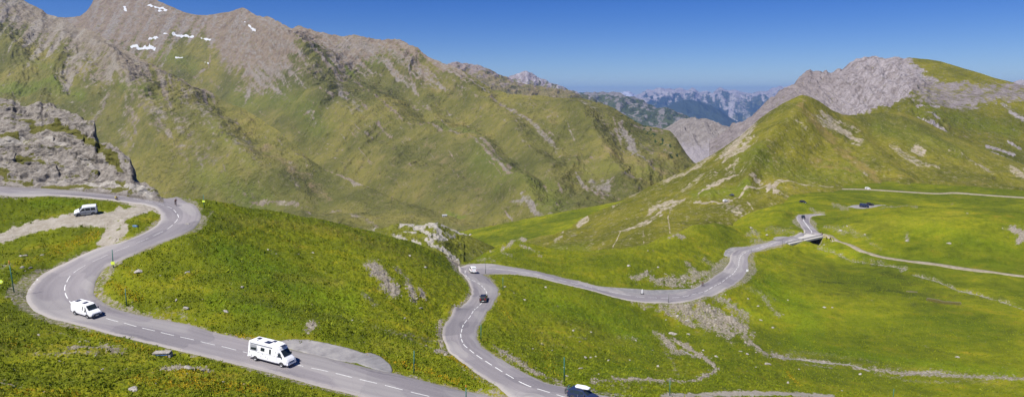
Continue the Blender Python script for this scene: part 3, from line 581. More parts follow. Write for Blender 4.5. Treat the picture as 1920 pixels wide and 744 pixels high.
thin = sstep(.22, .42, fbm((px+np.where(px < 210, .75, -.35)*py)/4.5, py/70, 66, 3)+.25*nz)*sstep(-.1, .3, fbm(px/45, py/30, 67, 3)+.1)
rock = np.maximum(rock, .6*thin*sstep(400, 320, py))
tone = sstep(-.2, .6, st+nz)*.6+.3*sstep(260, 120, px)
lush = strokes(px, py, [([(0,175),(90,170),(150,190)],22,.9),([(60,120),(100,140)],10,.4),([(380,330),(500,390)],40,.5),([(400,250),(480,330)],20,.3),([(230,180),(300,190)],14,.5),([(0,240),(80,240)],10,.4)], 1, nz*.6)
dry = strokes(px, py, [([(300,270),(420,300)],60,.35),([(500,290),(620,370)],26,.5),([(120,280),(220,330)],20,.3)], 1, nz)
M_LEFT = mountain_mat('slope_left', 9, GRASS_MID, [(0.106, 0.086, 0.064), (0.176, 0.145, 0.106), (0.255, 0.216, 0.162), (0.194, 0.172, 0.145), (0.282, 0.255, 0.212)], bump=1.1)
mesh_out('mountain', G, dict(rock=rock, tone=tone, lush=lush, dry=dry), M_LEFT, 'long green mountain flank with grey scree rising at the left', 'mountain')

# --- M2: the main range
k0 = [(30,300,1700),(300,420,1400),(500,420,1300),(700,430,1200),(850,440,1000),(1020,450,830),(1100,455,800),(1200,440,850),(1300,420,950)]
k1 = [(30,250,1900),(300,260,1800),(500,280,1580),(600,300,1450),(700,325,1330),(850,352,1150),(985,388,960),(1100,385,950),(1200,355,1000),(1300,350,1080)]
k2 = [(30,180,2300),(300,205,2100),(400,195,2150),(500,190,1950),(560,175,1760),(600,180,1650),(640,200,1580),(705,240,1500),(790,290,1370),(850,300,1320),(880,310,1270),(1000,300,1170),(1100,300,1130),(1200,300,1120),(1300,325,1140)]
k3 = [(30,100,2600),(200,100,2500),(300,130,2350),(350,120,2380),(420,110,2350),(500,115,2150),(555,110,1950),(600,150,1820),(660,175,1880),(740,160,1850),(850,200,1620),(925,230,1450),(1000,232,1360),(1100,240,1280),(1200,268,1240),(1300,310,1180)]
rg = [(30,60,2900),(60,40,2900),(90,34,2900),(105,33,2900),(120,34,2900),(135,33,2900),(150,31,2900),(162,22,2900),(168,14,2880),(173,6,2860),(177,-6,2850),(185,-10,2850),(190,-8,2850),(200,-12,2850),(225,-14,2800),(250,-16,2750),(280,-8,2700),(292,0,2700),(300,5,2680),(320,13,2650),(345,24,2600),(372,29,2600),(385,30,2580),(410,26,2560),(430,23,2520),(445,18,2480),(455,15,2450),(463,18,2430),(468,23,2420),(480,30,2380),(495,35,2340),(510,37,2300),(520,44,2260),(535,52,2200),(548,57,2150),(560,53,2130),(566,54,2110),(580,60,2100),(600,65,2080),(620,70,2060),(640,71,2050),(660,73,2040),(670,71,2030),(690,76,2020),(715,78,2010),(740,77,1990),(752,80,1970),(760,85,1950),(775,92,1930),(785,98,1910),(800,108,1880),(835,124,1800),(870,140,1720),(900,156,1650),(925,173,1600),(960,180,1550),(1000,183,1500),(1060,187,1460),(1080,188,1450),(1100,191,1430),(1140,201,1410),(1180,221,1390),(1205,236,1380),(1230,240,1370),(1255,245,1360),(1268,258,1320),(1280,280,1280),(1300,310,1240)]
def rel2(X, Y, Z, px, py, v):
    hi = sstep(240, 90, py)
    g = gully(X, Y, 130, -.45, 23)*sstep(450, 600, px)+gully(X, Y, 130, .1, 24)*(1-sstep(450, 600, px))
    sp = strokes(px, py, [([(545,85),(600,128),(640,160),(705,208),(790,262),(880,290),(985,375)],46,1.),([(860,150),(930,230),(1040,345)],40,.6),([(1050,188),(1110,260),(1165,345)],36,.7),([(455,20),(450,110),(430,190)],34,.5),([(740,80),(770,150),(830,260)],30,.5),([(300,40),(330,120),(335,150)],28,.35)], 1.1)*25*sstep(1, .92, v)
    Z = Z+0; bowl = 1-.78*sstep(520, 440, px)
    return sp+bowl*g*(15+24*hi)+bowl*gully(X, Y, 45, -.4, 29, stretch=3.5)*(2+7*hi)+fbm(X/180, Y/180, 26, 3)*16*(1-sstep(.7, 1, v))+fbm(X/28, Y/28, 27, 4)*(3+6*hi*bowl)
G = loft('mountain', [k0, k1, k2, k3, rg], 30, 1305, 1150, 620, back=(500, .6), sm=12, relief=rel2, ridge_keep=.3)
X, Y, px, py = G['X'], G['Y'], G['PX'], G['PY']
nz = fbm(px/26, py/15, 71, 5); nf = fbm(px/7, py/5, 72, 4)
line = np.interp(px, [60,250,300,340,380,430,470,520,560,600,640,700,760,830,870,930,1000,1300], [120,110,115,70,80,150,165,175,135,110,165,140,150,165,170,150,110,80])
qa = px-1.15*py; qb = px+.55*py
st = np.where(px > 470, fbm(qa/15, (py+.7*px)/150, 73, 4), fbm(qb/13, py/110, 74, 4))
rock = sstep(-42, 42, (line-py)+st*95+nf*20)
rock *= 1-strokes(px, py, [([(300,150),(340,95),(390,110),(360,160)],20,.9),([(660,150),(720,110),(760,140)],20,.35),([(300,80),(335,60)],1,0)], 1, nz)
rock = strokes(px, py, [([(640,160),(672,183),(705,207),(740,235),(770,255)],4.5,1.),([(790,258),(850,275),(880,285),(940,340),(985,372)],5,.75),([(905,292),(930,315),(955,340)],8,.75),([(560,100),(600,130),(640,162)],8,.9),
  ([(560,130),(575,150),(600,145)],16,.6),([(495,130),(520,150),(470,170)],26,.6),([(740,90),(760,130),(780,190)],4,.8),([(760,130),(775,170),(785,195)],3,.9),([(745,150),(760,185),(775,200)],2.5,.7),([(730,85),(760,120),(800,150)],24,.6),([(740,200),(745,230)],4,.1),
  ([(780,205),(800,215),(830,250),(850,265)],3,.75),([(775,212),(810,222)],4,.7),([(920,200),(980,225),(1010,255),(1040,278)],7,.75),([(965,218),(1000,240)],8,.55),([(1000,240),(1030,270)],5,.6),([(1070,195),(1100,200),(1120,230),(1150,260)],12,.5),([(1075,200),(1090,215)],8,.6),
  ([(1165,245),(1180,265),(1195,295)],12,1.),([(1180,262),(1200,300),(1225,325)],4,.8),([(1150,235),(1165,275)],4,.9),([(1205,275),(1225,295)],9,.6),([(1190,240),(1240,248)],7,.75),([(1240,250),(1258,300)],9,.45),([(1080,335),(1100,360),(1120,375)],6,.9),([(1110,350),(1130,375),(1145,350)],12,.75),([(1130,350),(1200,345)],8,.6),([(1170,325),(1195,345)],4,.7),([(1048,366),(1058,382)],6,.9),([(1020,365),(1025,372)],4,.8),([(1045,395),(1070,410)],6,.6),
  ([(980,395),(1010,410),(1030,425)],10,.8),([(1000,415),(1030,430)],7,.9),([(1030,412),(1050,420)],6,.7),([(940,410),(960,420)],4,.8),([(950,400),(975,398)],2.5,.7),([(870,402),(890,404)],1.5,.6),([(820,404),(850,408)],3,.5),
  ([(545,215),(600,225),(640,232)],2,.4),([(570,222),(590,215)],3,.8),([(600,182),(640,187),(655,192)],2.5,.8),([(670,205),(690,222)],3,.7),([(685,255),(700,262)],5,.8),([(710,243),(735,265)],3,.8),([(580,280),(583,295)],2,.7),([(600,308),(660,310)],2,.5),([(640,262),(645,270)],4,.4),([(880,180),(920,190)],3,.4),([(860,190),(930,210)],3,.4),([(760,395),(800,405),(830,407)],2.5,.5),([(950,235),(975,262),(1000,300),(1015,310)],2.5,.4),([(1060,240),(1080,275),(1115,310)],2,.6),([(560,165),(580,170)],3,.5),
  ([(515,150),(540,165),(560,140)],14,.5),([(437,178),(480,165)],7,.55),([(420,160),(455,172)],8,.35),([(290,95),(289,118)],4,.9),([(395,105),(392,130),(360,150)],4,.8),([(395,155),(415,175)],6,.5)], .9, st*1.1+nz*.9+nf*.7, rock)*.9
rock = np.maximum(rock, .52*sstep(.12, .6, nz*.7+.8*st)*sstep(420, 250, py))
thin = sstep(.22, .42, fbm(qa/4.5, (py+.7*px)/75, 76, 3)+.25*nz)*sstep(-.1, .3, fbm(px/45, py/30, 77, 3)+.12)*sstep(400, 470, px)
rock = np.maximum(rock, .62*thin*sstep(430, 330, py))
snow = strokes(px, py, [([(278,10),(292,14),(312,20)],3.5,1.),([(298,22),(312,22)],2.5,1.),([(234,15),(236,22)],4,1.),([(246,88),(290,92),(280,88)],4.5,1.),([(272,90),(288,93)],6,1.),([(278,74),(296,73)],3,1.),([(308,67),(315,68)],2.5,1.),([(325,66),(345,69),(362,70)],4,1.),([(378,75),(394,79)],2.6,1.),([(330,114),(342,115)],2.6,1.),([(385,122),(391,123)],2,1.),([(467,53),(480,64)],3.2,1.),([(456,44),(460,46)],2.5,1.)], 1., nf*1.6)
tone = sstep(-.3, .6, st*1.2+nf)*.8; tone = np.maximum(tone, strokes(px, py, [([(1170,250),(1200,310)],25,1.),([(980,395),(1040,430)],30,.9),([(1080,340),(1200,370)],30,.8),([(490,140),(560,170)],30,.7),([(640,90),(700,90)],20,.6),([(740,160),(800,200)],20,.5)], 1, nz))
lush = strokes(px, py, [([(620,140),(660,145)],12,.7),([(690,115),(720,125)],16,.6),([(450,190),(560,200),(600,240)],40,.5),([(830,260),(900,275)],12,.6),([(900,320),(1050,400)],40,.5),([(840,400),(870,408)],7,1.),([(1100,330),(1250,330)],20,.3),([(300,100),(340,120),(360,130)],24,.5)], 1, nz*.5)
dry = strokes(px, py, [([(800,290),(900,360)],26,.4),([(1000,290),(1200,330)],30,.35),([(1130,300),(1250,330)],14,.5),([(900,230),(1050,240)],30,.35),([(640,250),(760,330)],30,.3),([(760,150),(860,190)],26,.4),([(420,60),(300,60)],1,0)], 1, nz)
forest = strokes(px, py, [([(1160,210),(1200,235),(1240,270),(1262,300)],13,.85),([(1060,190),(1150,205)],5,.4),([(1260,320),(1240,345)],10,.4)], 1, nf)*sstep(-.1, .3, nf)
M_RANGE = mountain_mat('range', 12, GRASS_MID, [(0.124, 0.094, 0.068), (0.188, 0.148, 0.108), (0.232, 0.189, 0.140), (0.176, 0.156, 0.136), (0.248, 0.226, 0.200)], bump=1.1, forest=(.03, .05, .015))
mesh_out('mountain', G, dict(rock=rock, tone=tone, lush=lush, dry=dry, snow=snow, forest=forest), M_RANGE, 'high brown scree range with small snow patches over green slopes')

# --- farther mountains
def far(name, ridge, x0, x1, nx, ny, kf, ybase, rel, rockf, mat, lab, back=(900, .6), seed=0, lushf=None, rk=.45, mid=None, D=1.):
    ridge = [(x, y, k*D) for x, y, k in ridge]; rel0 = rel; back = (back[0]*D, back[1])
    rel = lambda X, Y, Z, px, py, v: rel0(X/D, Y/D, Z/D, px, py, v)*D
    base = [(x, ybase, k*kf) for x, y, k in ridge]
    md = [(x, (y*.5+ybase*.5) if mid is None else y+mid, k*(1+kf)/2) for x, y, k in ridge]
    G = loft(name, [base, md, ridge], x0, x1, nx, ny, back=back, sm=8, relief=rel, ridge_keep=rk)
    at = rockf(G); mesh_out(name, G, at, mat, lab); return G
M_BROWN = mountain_mat('brown_hills', 33, GRASS_MID, [(.14, .11, .09), (.21, .17, .14), (.26, .21, .18), (.22, .20, .195), (.28, .255, .25)])
far('mountain', [(780,160,3000),(815,135,3000),(837,125,3000),(847,121,3000),(855,119,3000),(868,123,3000),(882,123,3000),(900,125,3000),(915,132,2950),(930,140,2900),(950,149,2900),(965,156,2850),(1000,164,2800),(1040,170,2750),(1070,176,2700),(1100,192,2600),(1120,205,2600)], 780, 1120, 330, 90, .75, 215,
    lambda X, Y, Z, px, py, v: gully(X, Y, 150, -.3, 81)*30+fbm(X/50, Y/50, 82, 4)*12, lambda G: dict(rock=sstep(20, -30, G['PY']-155-(G['PX']-850)*.05+fbm(G['PX']/14, G['PY']/10, 83, 4)*60), tone=sstep(-.2, .5, fbm(G['PX']/12, G['PY']/14, 84, 3))*.7, dry=.5*np.ones(G['X'].shape)), M_BROWN, D=1.5, lab='brown ridge showing behind the green crest of the main range')
M_DARK = mountain_mat('dark_peak', 50, GRASS_MID, [(.15, .13, .13), (.23, .20, .20), (.30, .27, .27), (.26, .24, .25), (.36, .34, .35)])
far('mountain', [(920,175,4600),(955,148,4600),(966,143,4600),(975,139,4600),(982,136,4600),(987,135,4600),(995,140,4600),(1003,144,4600),(1012,149,4550),(1020,153,4500),(1035,158,4500),(1050,164,4450),(1065,170,4400),(1078,175,4400),(1095,180,4300),(1130,195,4200)], 920, 1130, 220, 80, .8, 215,
    lambda X, Y, Z, px, py, v: gully(X, Y, 170, -.3, 91)*40+fbm(X/70, Y/70, 92, 4)*16, lambda G: dict(rock=sstep(24, -20, G['PY']-172+fbm(G['PX']/10, G['PY']/10, 93, 4)*50), tone=sstep(-.2, .5, fbm(G['PX']/8, G['PY']/20, 94, 3))), M_DARK, D=1.5, lab='pointed dark rock peak behind the brown ridge')
M_GREY = mountain_mat('grey_green_hill', 55, [(.045, .06, .03), (.06, .08, .035), (.08, .10, .045), (.11, .12, .06), (.07, .1, .03), (.12, .12, .07)], [(.09, .085, .078), (.15, .14, .13), (.20, .19, .18), (.17, .165, .155), (.23, .22, .21)])
def rk5(G):
    n = fbm(G['PX']/16, G['PY']/6, 103, 5)
    return dict(rock=sstep(-.05, .5, n+.12+.25*sstep(205, 175, G['PY'])), tone=.5*np.ones(n.shape), forest=sstep(.1, .5, fbm(G['PX']/20, G['PY']/12, 105, 4)+.1*sstep(200, 230, G['PY'])))
far('mountain', [(1040,192,4300),(1060,183,4300),(1075,177,4300),(1100,175,4300),(1115,172,4200),(1122,175,4200),(1135,176,4150),(1150,174,4100),(1165,177,4100),(1180,184,4000),(1200,190,4000),(1225,198,3900),(1250,206,3800),(1270,214,3700),(1290,224,3600),(1310,236,3500),(1340,256,3400)], 1040, 1340, 300, 120, .7, 275,
    lambda X, Y, Z, px, py, v: gully(X, Y, 260, -.5, 101)*45+fbm(X/80, Y/80, 102, 4)*22, rk5, M_GREY, D=1.9, lab='grey green rocky hill standing before the blue far range', seed=5)
M_BLUE = mountain_mat('far_range', 170, [(.045, .065, .03), (.06, .085, .04), (.09, .11, .05), (.12, .13, .07), (.07, .1, .04), (.12, .12, .07)], [(.20, .18, .165), (.32, .30, .28), (.44, .415, .39), (.36, .345, .335), (.52, .50, .48)], forest=(.05, .07, .045))
rg7 = [(x, y-3.5, k) for x, y, k in [(1130,186,9000),(1160,187,9000),(1180,186,9000),(1195,182,9000),(1205,178,9000),(1215,175,9000),(1225,174,9000),(1232,170,9000),(1240,169,9000),(1247,171,9000),(1255,170,9000),(1265,172,9000),(1275,171,9000),(1285,175,9000),(1292,173,9000),(1298,170,9000),(1304,172,9000),(1310,177,9000),(1318,176,9000),(1325,174,9000),(1335,178,9000),(1344,172,9000),(1350,168,9000),(1356,171,9000),(1365,174,9000),(1378,173,9000),(1386,176,9000),(1396,180,9000),(1410,182,9000),(1422,177,9000),(1432,178,9000),(1440,176,9000),(1448,170,9000),(1456,168,9000),(1463,164,9000),(1470,168,9000),(1480,166,9000),(1500,172,9000),(1530,180,9000)]]
def rk7(G):
    n = fbm(G['PX']/9, G['PY']/12, 113, 5); r = sstep(20, -16, G['PY']-190+n*42)
    r = strokes(G['PX'], G['PY'], [([(1372,205),(1370,230),(1378,245)],11,1.),([(1355,195),(1362,215)],8,.7),([(1380,190),(1400,230)],16,.55)], .8, n, r)
    return dict(rock=r, tone=sstep(-.1, .5, n), forest=sstep(195, 215, G['PY']+n*20)*.8*(1-r))
far('mountain', rg7, 1130, 1530, 420, 150, .6, 268, lambda X, Y, Z, px, py, v: gully(X, Y, 420, .2, 111)*85+gully(X, Y, 160, -.3, 114)*30, rk7, M_BLUE, D=2.6, lab='hazy blue mountain range on the horizon', back=(1500, .6), rk=.3)
far('mountain', [(1230,215,6600),(1260,196,6600),(1280,190,6600),(1310,192,6600),(1335,202,6500),(1360,216,6400),(1385,232,6300),(1410,250,6200)], 1220, 1410, 180, 70, .8, 270, lambda X, Y, Z, px, py, v: gully(X, Y, 300, .2, 115)*45, lambda G: dict(rock=.25*np.ones(G['X'].shape), forest=.75*np.ones(G['X'].shape)), M_BLUE, D=2.4, lab='dark wooded hill in front of the hazy far range', back=(900, .6))
def rk6(G): 
    n = fbm(G['PX']/5, G['PY']/5, 123, 4); return dict(rock=np.ones(n.shape), tone=.5*np.ones(n.shape), snow=sstep(-.15, .1, n+.1)*sstep(186, 182, G['PY']))
far('mountain', [(1140,190,11500),(1152,183,11500),(1160,176,11500),(1166,174,11500),(1172,173,11500),(1178,172,11500),(1184,174,11500),(1190,178,11500),(1198,181,11500),(1215,188,11500)], 1138, 1216, 80, 30, .85, 205, lambda X, Y, Z, px, py, v: gully(X, Y, 300, .2, 121)*40, rk6, M_BLUE, D=2.4, lab='small snow capped summit far away', back=(900, .6))
far('mountain', [(1850,175,3600),(1890,160,3600),(1905,154,3600),(1915,152,3600),(1930,155,3600),(1980,165,3600),(2100,170,3600)], 1850, 2100, 120, 30, .8, 210, lambda X, Y, Z, px, py, v: gully(X, Y, 200, .2, 131)*30, lambda G: dict(rock=np.ones(G['X'].shape), tone=.6*np.ones(G['X'].shape)), M_DARK, D=1.5, lab='distant grey summit peeping over the right skyline', back=(600, .6))

# --- M8: grey cliff closing the valley
M_CLIFF = mountain_mat('grey_cliff', 11, GRASS_MID, [(0.120, 0.107, 0.100), (0.192, 0.174, 0.164), (0.248, 0.229, 0.216), (0.216, 0.198, 0.212), (0.256, 0.237, 0.252)], bump=.9)
cl = [(1215,262,1900),(1240,248,1900),(1255,240,1900),(1268,231,1880),(1280,226,1860),(1295,224,1850),(1303,222,1840),(1310,227,1830),(1325,227,1820),(1345,231,1800),(1360,237,1790),(1375,243,1780),(1400,252,1760),(1430,260,1750)]
G = loft('cliff', [[(x, 400, 1350) for x, _, _ in cl], [(x, 330, 1500) for x, _, _ in cl], [(x, y+34, k-150) for x, y, k in cl], cl], 1215, 1430, 260, 240, back=(400, .6), sm=6,
    relief=lambda X, Y, Z, px, py, v: gully(X, Y, 62, .15, 141, stretch=5)*22*sstep(.35, .8, v)+fbm(X/16, Y/16, 142, 4)*6*sstep(.3, .7, v), ridge_keep=.4)
n = fbm(G['PX']/9, G['PY']/7, 143, 4)
mesh_out('cliff', G, dict(rock=1-.75*sstep(.35, .7, n)*sstep(280, 240, G['PY'])+.2, tone=sstep(262, 290, G['PY']+n*16), dry=.4*np.ones(n.shape)), M_CLIFF, 'grey cliff with smooth scree closing the valley', 'cliff')

# --- M11: hillock with white rocks above the stream gully
hk = [(560,452,330),(640,430,345),(700,430,355),(745,424,365),(765,423,370),(790,422,372),(806,419,375),(818,416,375),(826,421,375),(832,424,376),(845,432,380),(860,438,384),(876,441,388),(895,449,390),(915,458,392),(940,470,395),(960,482,395),(1000,500,395)]
G = loft('hillock', [[(x, 560, 235) for x, _, _ in hk], [(x, min(y+45, 520), k-70) for x, y, k in hk], hk], 560, 1000, 460, 230, back=(180, .5), sm=8,
    relief=lambda X, Y, Z, px, py, v: fbm(X/24, Y/24, 151, 4)*3+ridged(X/8, Y/8, 152, 3)*1.6*(px < 870)*(px > 730), ridge_keep=.6)
px, py = G['PX'], G['PY']; n = fbm(px/9, py/6, 153, 5)
rock = strokes(px, py, [([(752,426),(775,424)],6,1.),([(780,430),(800,424),(818,420)],7,.9),([(790,432),(805,447),(812,455)],7,.9),([(815,425),(825,440)],9,1.),([(828,420),(838,425),(852,435),(862,440),(876,440)],4.5,1.),([(815,448),(835,450)],8,.9),([(758,438),(778,443)],4,.9),([(740,445),(760,452)],6,.7),([(775,455),(795,468)],5,.8),([(835,440),(850,445)],8,.6),([(650,425),(700,430)],5,.6),([(800,455),(825,468),(860,495)],5,.9)], .7, n)
mesh_out('hillock', G, dict(rock=rock, tone=.8*rock, lush=.5*np.ones(n.shape)), mountain_mat('hillock_turf', 3, GRASS_R, [(0.164, 0.139, 0.115), (0.246, 0.221, 0.184), (0.328, 0.295, 0.254), (0.328, 0.303, 0.262), (0.426, 0.402, 0.353)]), 'green hillock with a crown of white rocks above the valley', 'hillock')

# --- M9: green cone on the right with its long left shoulder
b0 = [(840,560,330),(900,540,330),(1000,520,300),(1100,530,300),(1200,500,310),(1300,470,345),(1400,450,370),(1470,430,380),(1500,405,400),(1560,402,440),(1600,405,450),(1700,405,450),(1800,410,450),(1920,415,450),(2150,420,450)]
b1 = [(840,520,430),(900,510,430),(1000,475,400),(1050,470,395),(1100,475,380),(1200,452,370),(1300,420,385),(1400,412,410),(1470,392,430),(1500,378,460),(1560,362,510),(1600,358,530),(1700,362,530),(1800,366,530),(1920,376,530),(2150,385,530)]
b2 = [(840,500,500),(900,490,500),(1000,458,500),(1050,445,490),(1100,440,470),(1180,410,470),(1250,390,480),(1320,365,500),(1380,345,510),(1440,350,500),(1500,345,530),(1560,330,560),(1600,325,580),(1700,330,590),(1800,345,590),(1920,360,580),(2150,370,580)]
b3 = [(840,490,560),(900,480,560),(1000,452,570),(1050,434,590),(1100,412,590),(1180,382,600),(1250,350,610),(1320,315,610),(1380,290,600),(1440,270,600),(1505,258,620),(1560,265,660),(1600,270,690),(1700,278,710),(1800,310,700),(1920,340,680),(2150,360,680)]
br = [(840,488,600),(900,478,600),(950,468,605),(1000,450,620),(1050,429,660),(1100,403,680),(1140,388,695),(1180,369,705),(1230,346,715),(1280,322,725),(1310,305,725),(1340,288,730),(1365,272,730),(1390,254,730),(1415,232,728),(1440,212,725),(1465,196,722),(1485,186,720),(1498,180,720),(1505,178,720),(1514,180,722),(1530,188,725),(1545,198,735),(1560,207,745),(1580,215,765),(1610,217,800),(1650,212,870),(1690,210,900),(1720,222,890),(1750,236,880),(1800,259,860),(1860,286,830),(1920,309,800),(2000,340,780),(2150,380,760)]
def rel9(X, Y, Z, px, py, v):
    return strokes(px, py, [([(1505,185),(1470,240),(1420,300),(1400,350)],26,1.),([(1590,225),(1640,300),(1700,345)],26,.6),([(1700,225),(1800,300)],20,.5)], 1.1)*7*sstep(1, .9, v)+gully(X, Y, 60, -.5, 161, stretch=4)*4.5*sstep(.1, .5, v)+fbm(X/60, Y/60, 162, 3)*5+fbm(X/12, Y/12, 163, 4)*1.1+fbm(X/4, Y/4, 164, 2)*.3
G = loft('hill', [b0, b1, b2, b3, br], 840, 2140, 1150, 480, back=(160, .6), sm=14, relief=rel9, ridge_keep=.3)
G9 = G
px, py = G['PX'], G['PY']; nz = fbm(px/22, py/13, 171, 5); nf = fbm(px/6, py/4, 172, 4)
stl = fbm((py+.62*px)/7, (px-.5*py)/70, 173, 4); strr = fbm((py-.55*px)/9, (px+.5*py)/90, 174, 4)
rock = np.zeros(px.shape)
rock = strokes(px, py, [([(1390,250),(1400,262),(1385,280),(1360,300)],18,.9),([(1410,240),(1400,275)],10,.8),([(1340,290),(1300,320),(1240,345)],8,.75),([(1385,305),(1370,325),(1360,330)],6,.7),([(1395,325),(1350,345),(1310,368)],4.5,.95),([(1340,330),(1280,360)],6,.6),([(1280,380),(1240,400),(1190,430),(1165,440)],6,.85),([(1260,385),(1220,400)],8,.8),([(1310,300),(1260,330),(1180,370)],7,.55),
  ([(1145,395),(1160,388)],5,.8),([(1085,425),(1100,415)],5,.9),([(1060,435),(1050,450),(1040,455)],4,.8),([(1090,440),(1040,460)],4,.7),([(1200,372),(1250,355)],6,.5),([(1225,385),(1250,375)],4,.6),([(1300,380),(1340,378),(1365,380)],2.2,.9),([(1260,395),(1252,410),(1256,440)],1.6,.9),([(1165,440),(1150,465),(1148,475)],1.6,1.),([(1148,475),(1110,478)],1.4,.7),([(1205,435),(1207,460)],1.2,.6),
  ([(1495,235),(1510,245)],8,.5),([(1540,215),(1565,235),(1590,255),(1605,270)],9,.95),([(1548,222),(1600,262)],14,.75),([(1575,240),(1612,275)],8,.8),([(1525,215),(1545,235)],6,.45),([(1535,225),(1520,222)],6,.4),([(1585,275),(1590,305),(1610,320)],2,.5),([(1675,277),(1690,290),(1740,315)],8,.65),([(1715,283),(1732,292)],6,.9),([(1730,300),(1760,320)],5,.5),([(1780,287),(1820,305),(1850,320),(1865,330)],5,.75),([(1895,320),(1920,335),(1930,345)],8,.8),([(1920,325),(1940,330)],8,.8),
  ([(1410,345),(1430,355),(1445,358)],7,.9),([(1440,360),(1455,355)],6,.95),([(1452,350),(1480,352)],2,.8),([(1450,365),(1460,372)],6,1.),([(1290,385),(1300,372)],5,.3),([(1370,395),(1400,415),(1385,405)],14,.65),([(1620,330),(1625,335)],3,.8),([(1400,385),(1412,400),(1416,412)],1.4,.7),
  ([(1360,383),(1372,375),(1362,372),(1360,383)],2.6,1.),([(1372,375),(1388,367),(1400,362)],1.6,1.),([(1350,380),(1366,380)],3,.9),([(1280,420),(1290,410)],5,.5)], .75, np.where(px < 1480, stl, strr)*1.9+nf*.8, rock)
rock *= .85
rock = np.maximum(rock, .31*sstep(.15, .55, np.where(px < 1440, stl*1.1, strr*.6)+nz*.5)*sstep(1460, 1300, px))
trails = strokes(px, py, [([(1300,382),(1340,379),(1362,381),(1366,376),(1380,371),(1400,363),(1425,361),(1455,355),(1480,352),(1520,353),(1562,354.5)],1.2,.85),([(1345,381),(1368,382.5)],2.2,.8),([(1165,440),(1150,465),(1148,475),(1110,478)],1.1,.75),([(1257,397),(1252,412),(1256,440)],1.1,.7),([(1397,384),(1410,398),(1416,412)],1.3,.6),([(1850,196),(1880,180),(1890,172),(1888,160)],1.,0),([(1440,358),(1470,372),(1500,380),(1520,392)],1.5,.5)], .5)
rock = np.maximum(rock, trails)
lush = strokes(px, py, [([(1400,300),(1480,330),(1600,330)],40,.5),([(1300,370),(1360,360),(1400,360)],12,.9),([(1000,480),(1100,470)],20,.6),([(1650,240),(1800,290)],30,.4)], 1, nz*.6)
dry = strokes(px, py, [([(1500,200),(1590,300),(1640,340)],22,.6),([(1520,300),(1600,330)],20,.5),([(1640,340),(1900,350)],10,.4),([(1440,280),(1460,320)],20,.4),([(1100,440),(1250,380)],24,.15),([(1580,220),(1640,280)],14,.4)], 1, nz)
M_CONE = mountain_mat('green_cone', 4.5, GRASS_R, [(.22, .18, .12), (.30, .255, .185), (.38, .33, .25), (.34, .31, .26), (.44, .41, .35)], bump=.8)
mesh_out('hill', G, dict(rock=rock, tone=.5*sstep(-.2, .6, nf), lush=lush, dry=dry), M_CONE, 'green cone shaped hill with tan bare streaks on the right', 'hill')

# --- M10: pale rock massif and its green shoulder
rr = [(1330,272,1000),(1345,262,1010),(1358,252,1020),(1370,243,1030),(1380,240,1040),(1392,232,1050),(1400,228,1060),(1410,220,1070),(1418,212,1080),(1428,203,1090),(1436,196,1100),(1445,187,1110),(1452,184,1120),(1460,175,1130),(1466,172,1140),(1472,168,1150),(1480,169,1170),(1490,160,1200),(1498,148,1230),(1505,143,1250),(1512,137,1270),(1518,133,1280),(1524,138,1290),(1530,136,1290),(1537,134,1290),(1542,139,1290),(1548,133,1300),(1553,138,1300),(1560,140,1300),(1567,134,1300),(1574,131,1300),(1579,133,1300),(1584,130,1310),(1592,122,1320),(1600,117,1330),(1606,111,1330),(1614,110,1330),(1622,108,1330),(1632,110,1330),(1640,109,1330),(1650,112,1330),(1660,113,1330),(1670,110,1330),(1678,108,1330),(1686,110,1330),(1694,113,1330),(1705,110,1330),(1715,109,1320),(1740,111,1310),(1760,115,1300),(1800,126,1270),(1830,135,1240),(1870,148,1210),(1895,154,1190),(1910,158,1180),(1920,160,1180),(2000,185,1150),(2150,230,1100)]
q0 = [(1330,340,760),(1400,300,780),(1500,260,800),(1600,260,850),(1650,250,900),(1700,250,910),(1800,300,880),(1920,350,840),(2150,420,800)]
q1_ = [(1330,300,880),(1400,262,900),(1500,215,950),(1580,222,980),(1620,218,1000),(1660,210,1020),(1700,205,1030),(1760,215,1010),(1830,245,980),(1920,270,950),(2150,320,920)]
q2_ = [(1330,280,960),(1400,240,1000),(1480,185,1080),(1560,170,1160),(1620,160,1180),(1700,160,1180),(1760,165,1170),(1830,175,1120),(1920,190,1080),(2150,270,1020)]
def rel10(X, Y, Z, px, py, v):
    rk = sstep(1730, 1660, px-.55*(py-110)+fbm(px/20, py/20, 180, 3)*20)
    a = X*.75+Z*.66; b = -X*.66+Z*.75     # strata dip to the lower left
    s = ridged(b/22+fbm(X/60, Z/60, 181, 3)*.8, a/110, 182, 4)
    return rk*(s*9+gully(X, Y, 70, .3, 183)*9+fbm(X/12, Y/12+Z/12, 184, 4)*2.2)+(1-rk)*(fbm(X/70, Y/70, 185, 3)*5+fbm(X/14, Y/14, 186, 3)*.9)
G = loft('mountain', [q0, q1_, q2_, rr], 1330, 2140, 820, 330, back=(300, .6), sm=10, relief=rel10, ridge_keep=.35)
px, py = G['PX'], G['PY']; nz = fbm(px/20, py/11, 191, 5); nf = fbm(px/6, py/4, 192, 4)
edge1 = np.interp(py, [105,118,130,150,175,195,210,230], [1700,1708,1730,1752,1728,1700,1660,1600])
rock = sstep(16, -14, px-edge1+nz*30+nf*14)
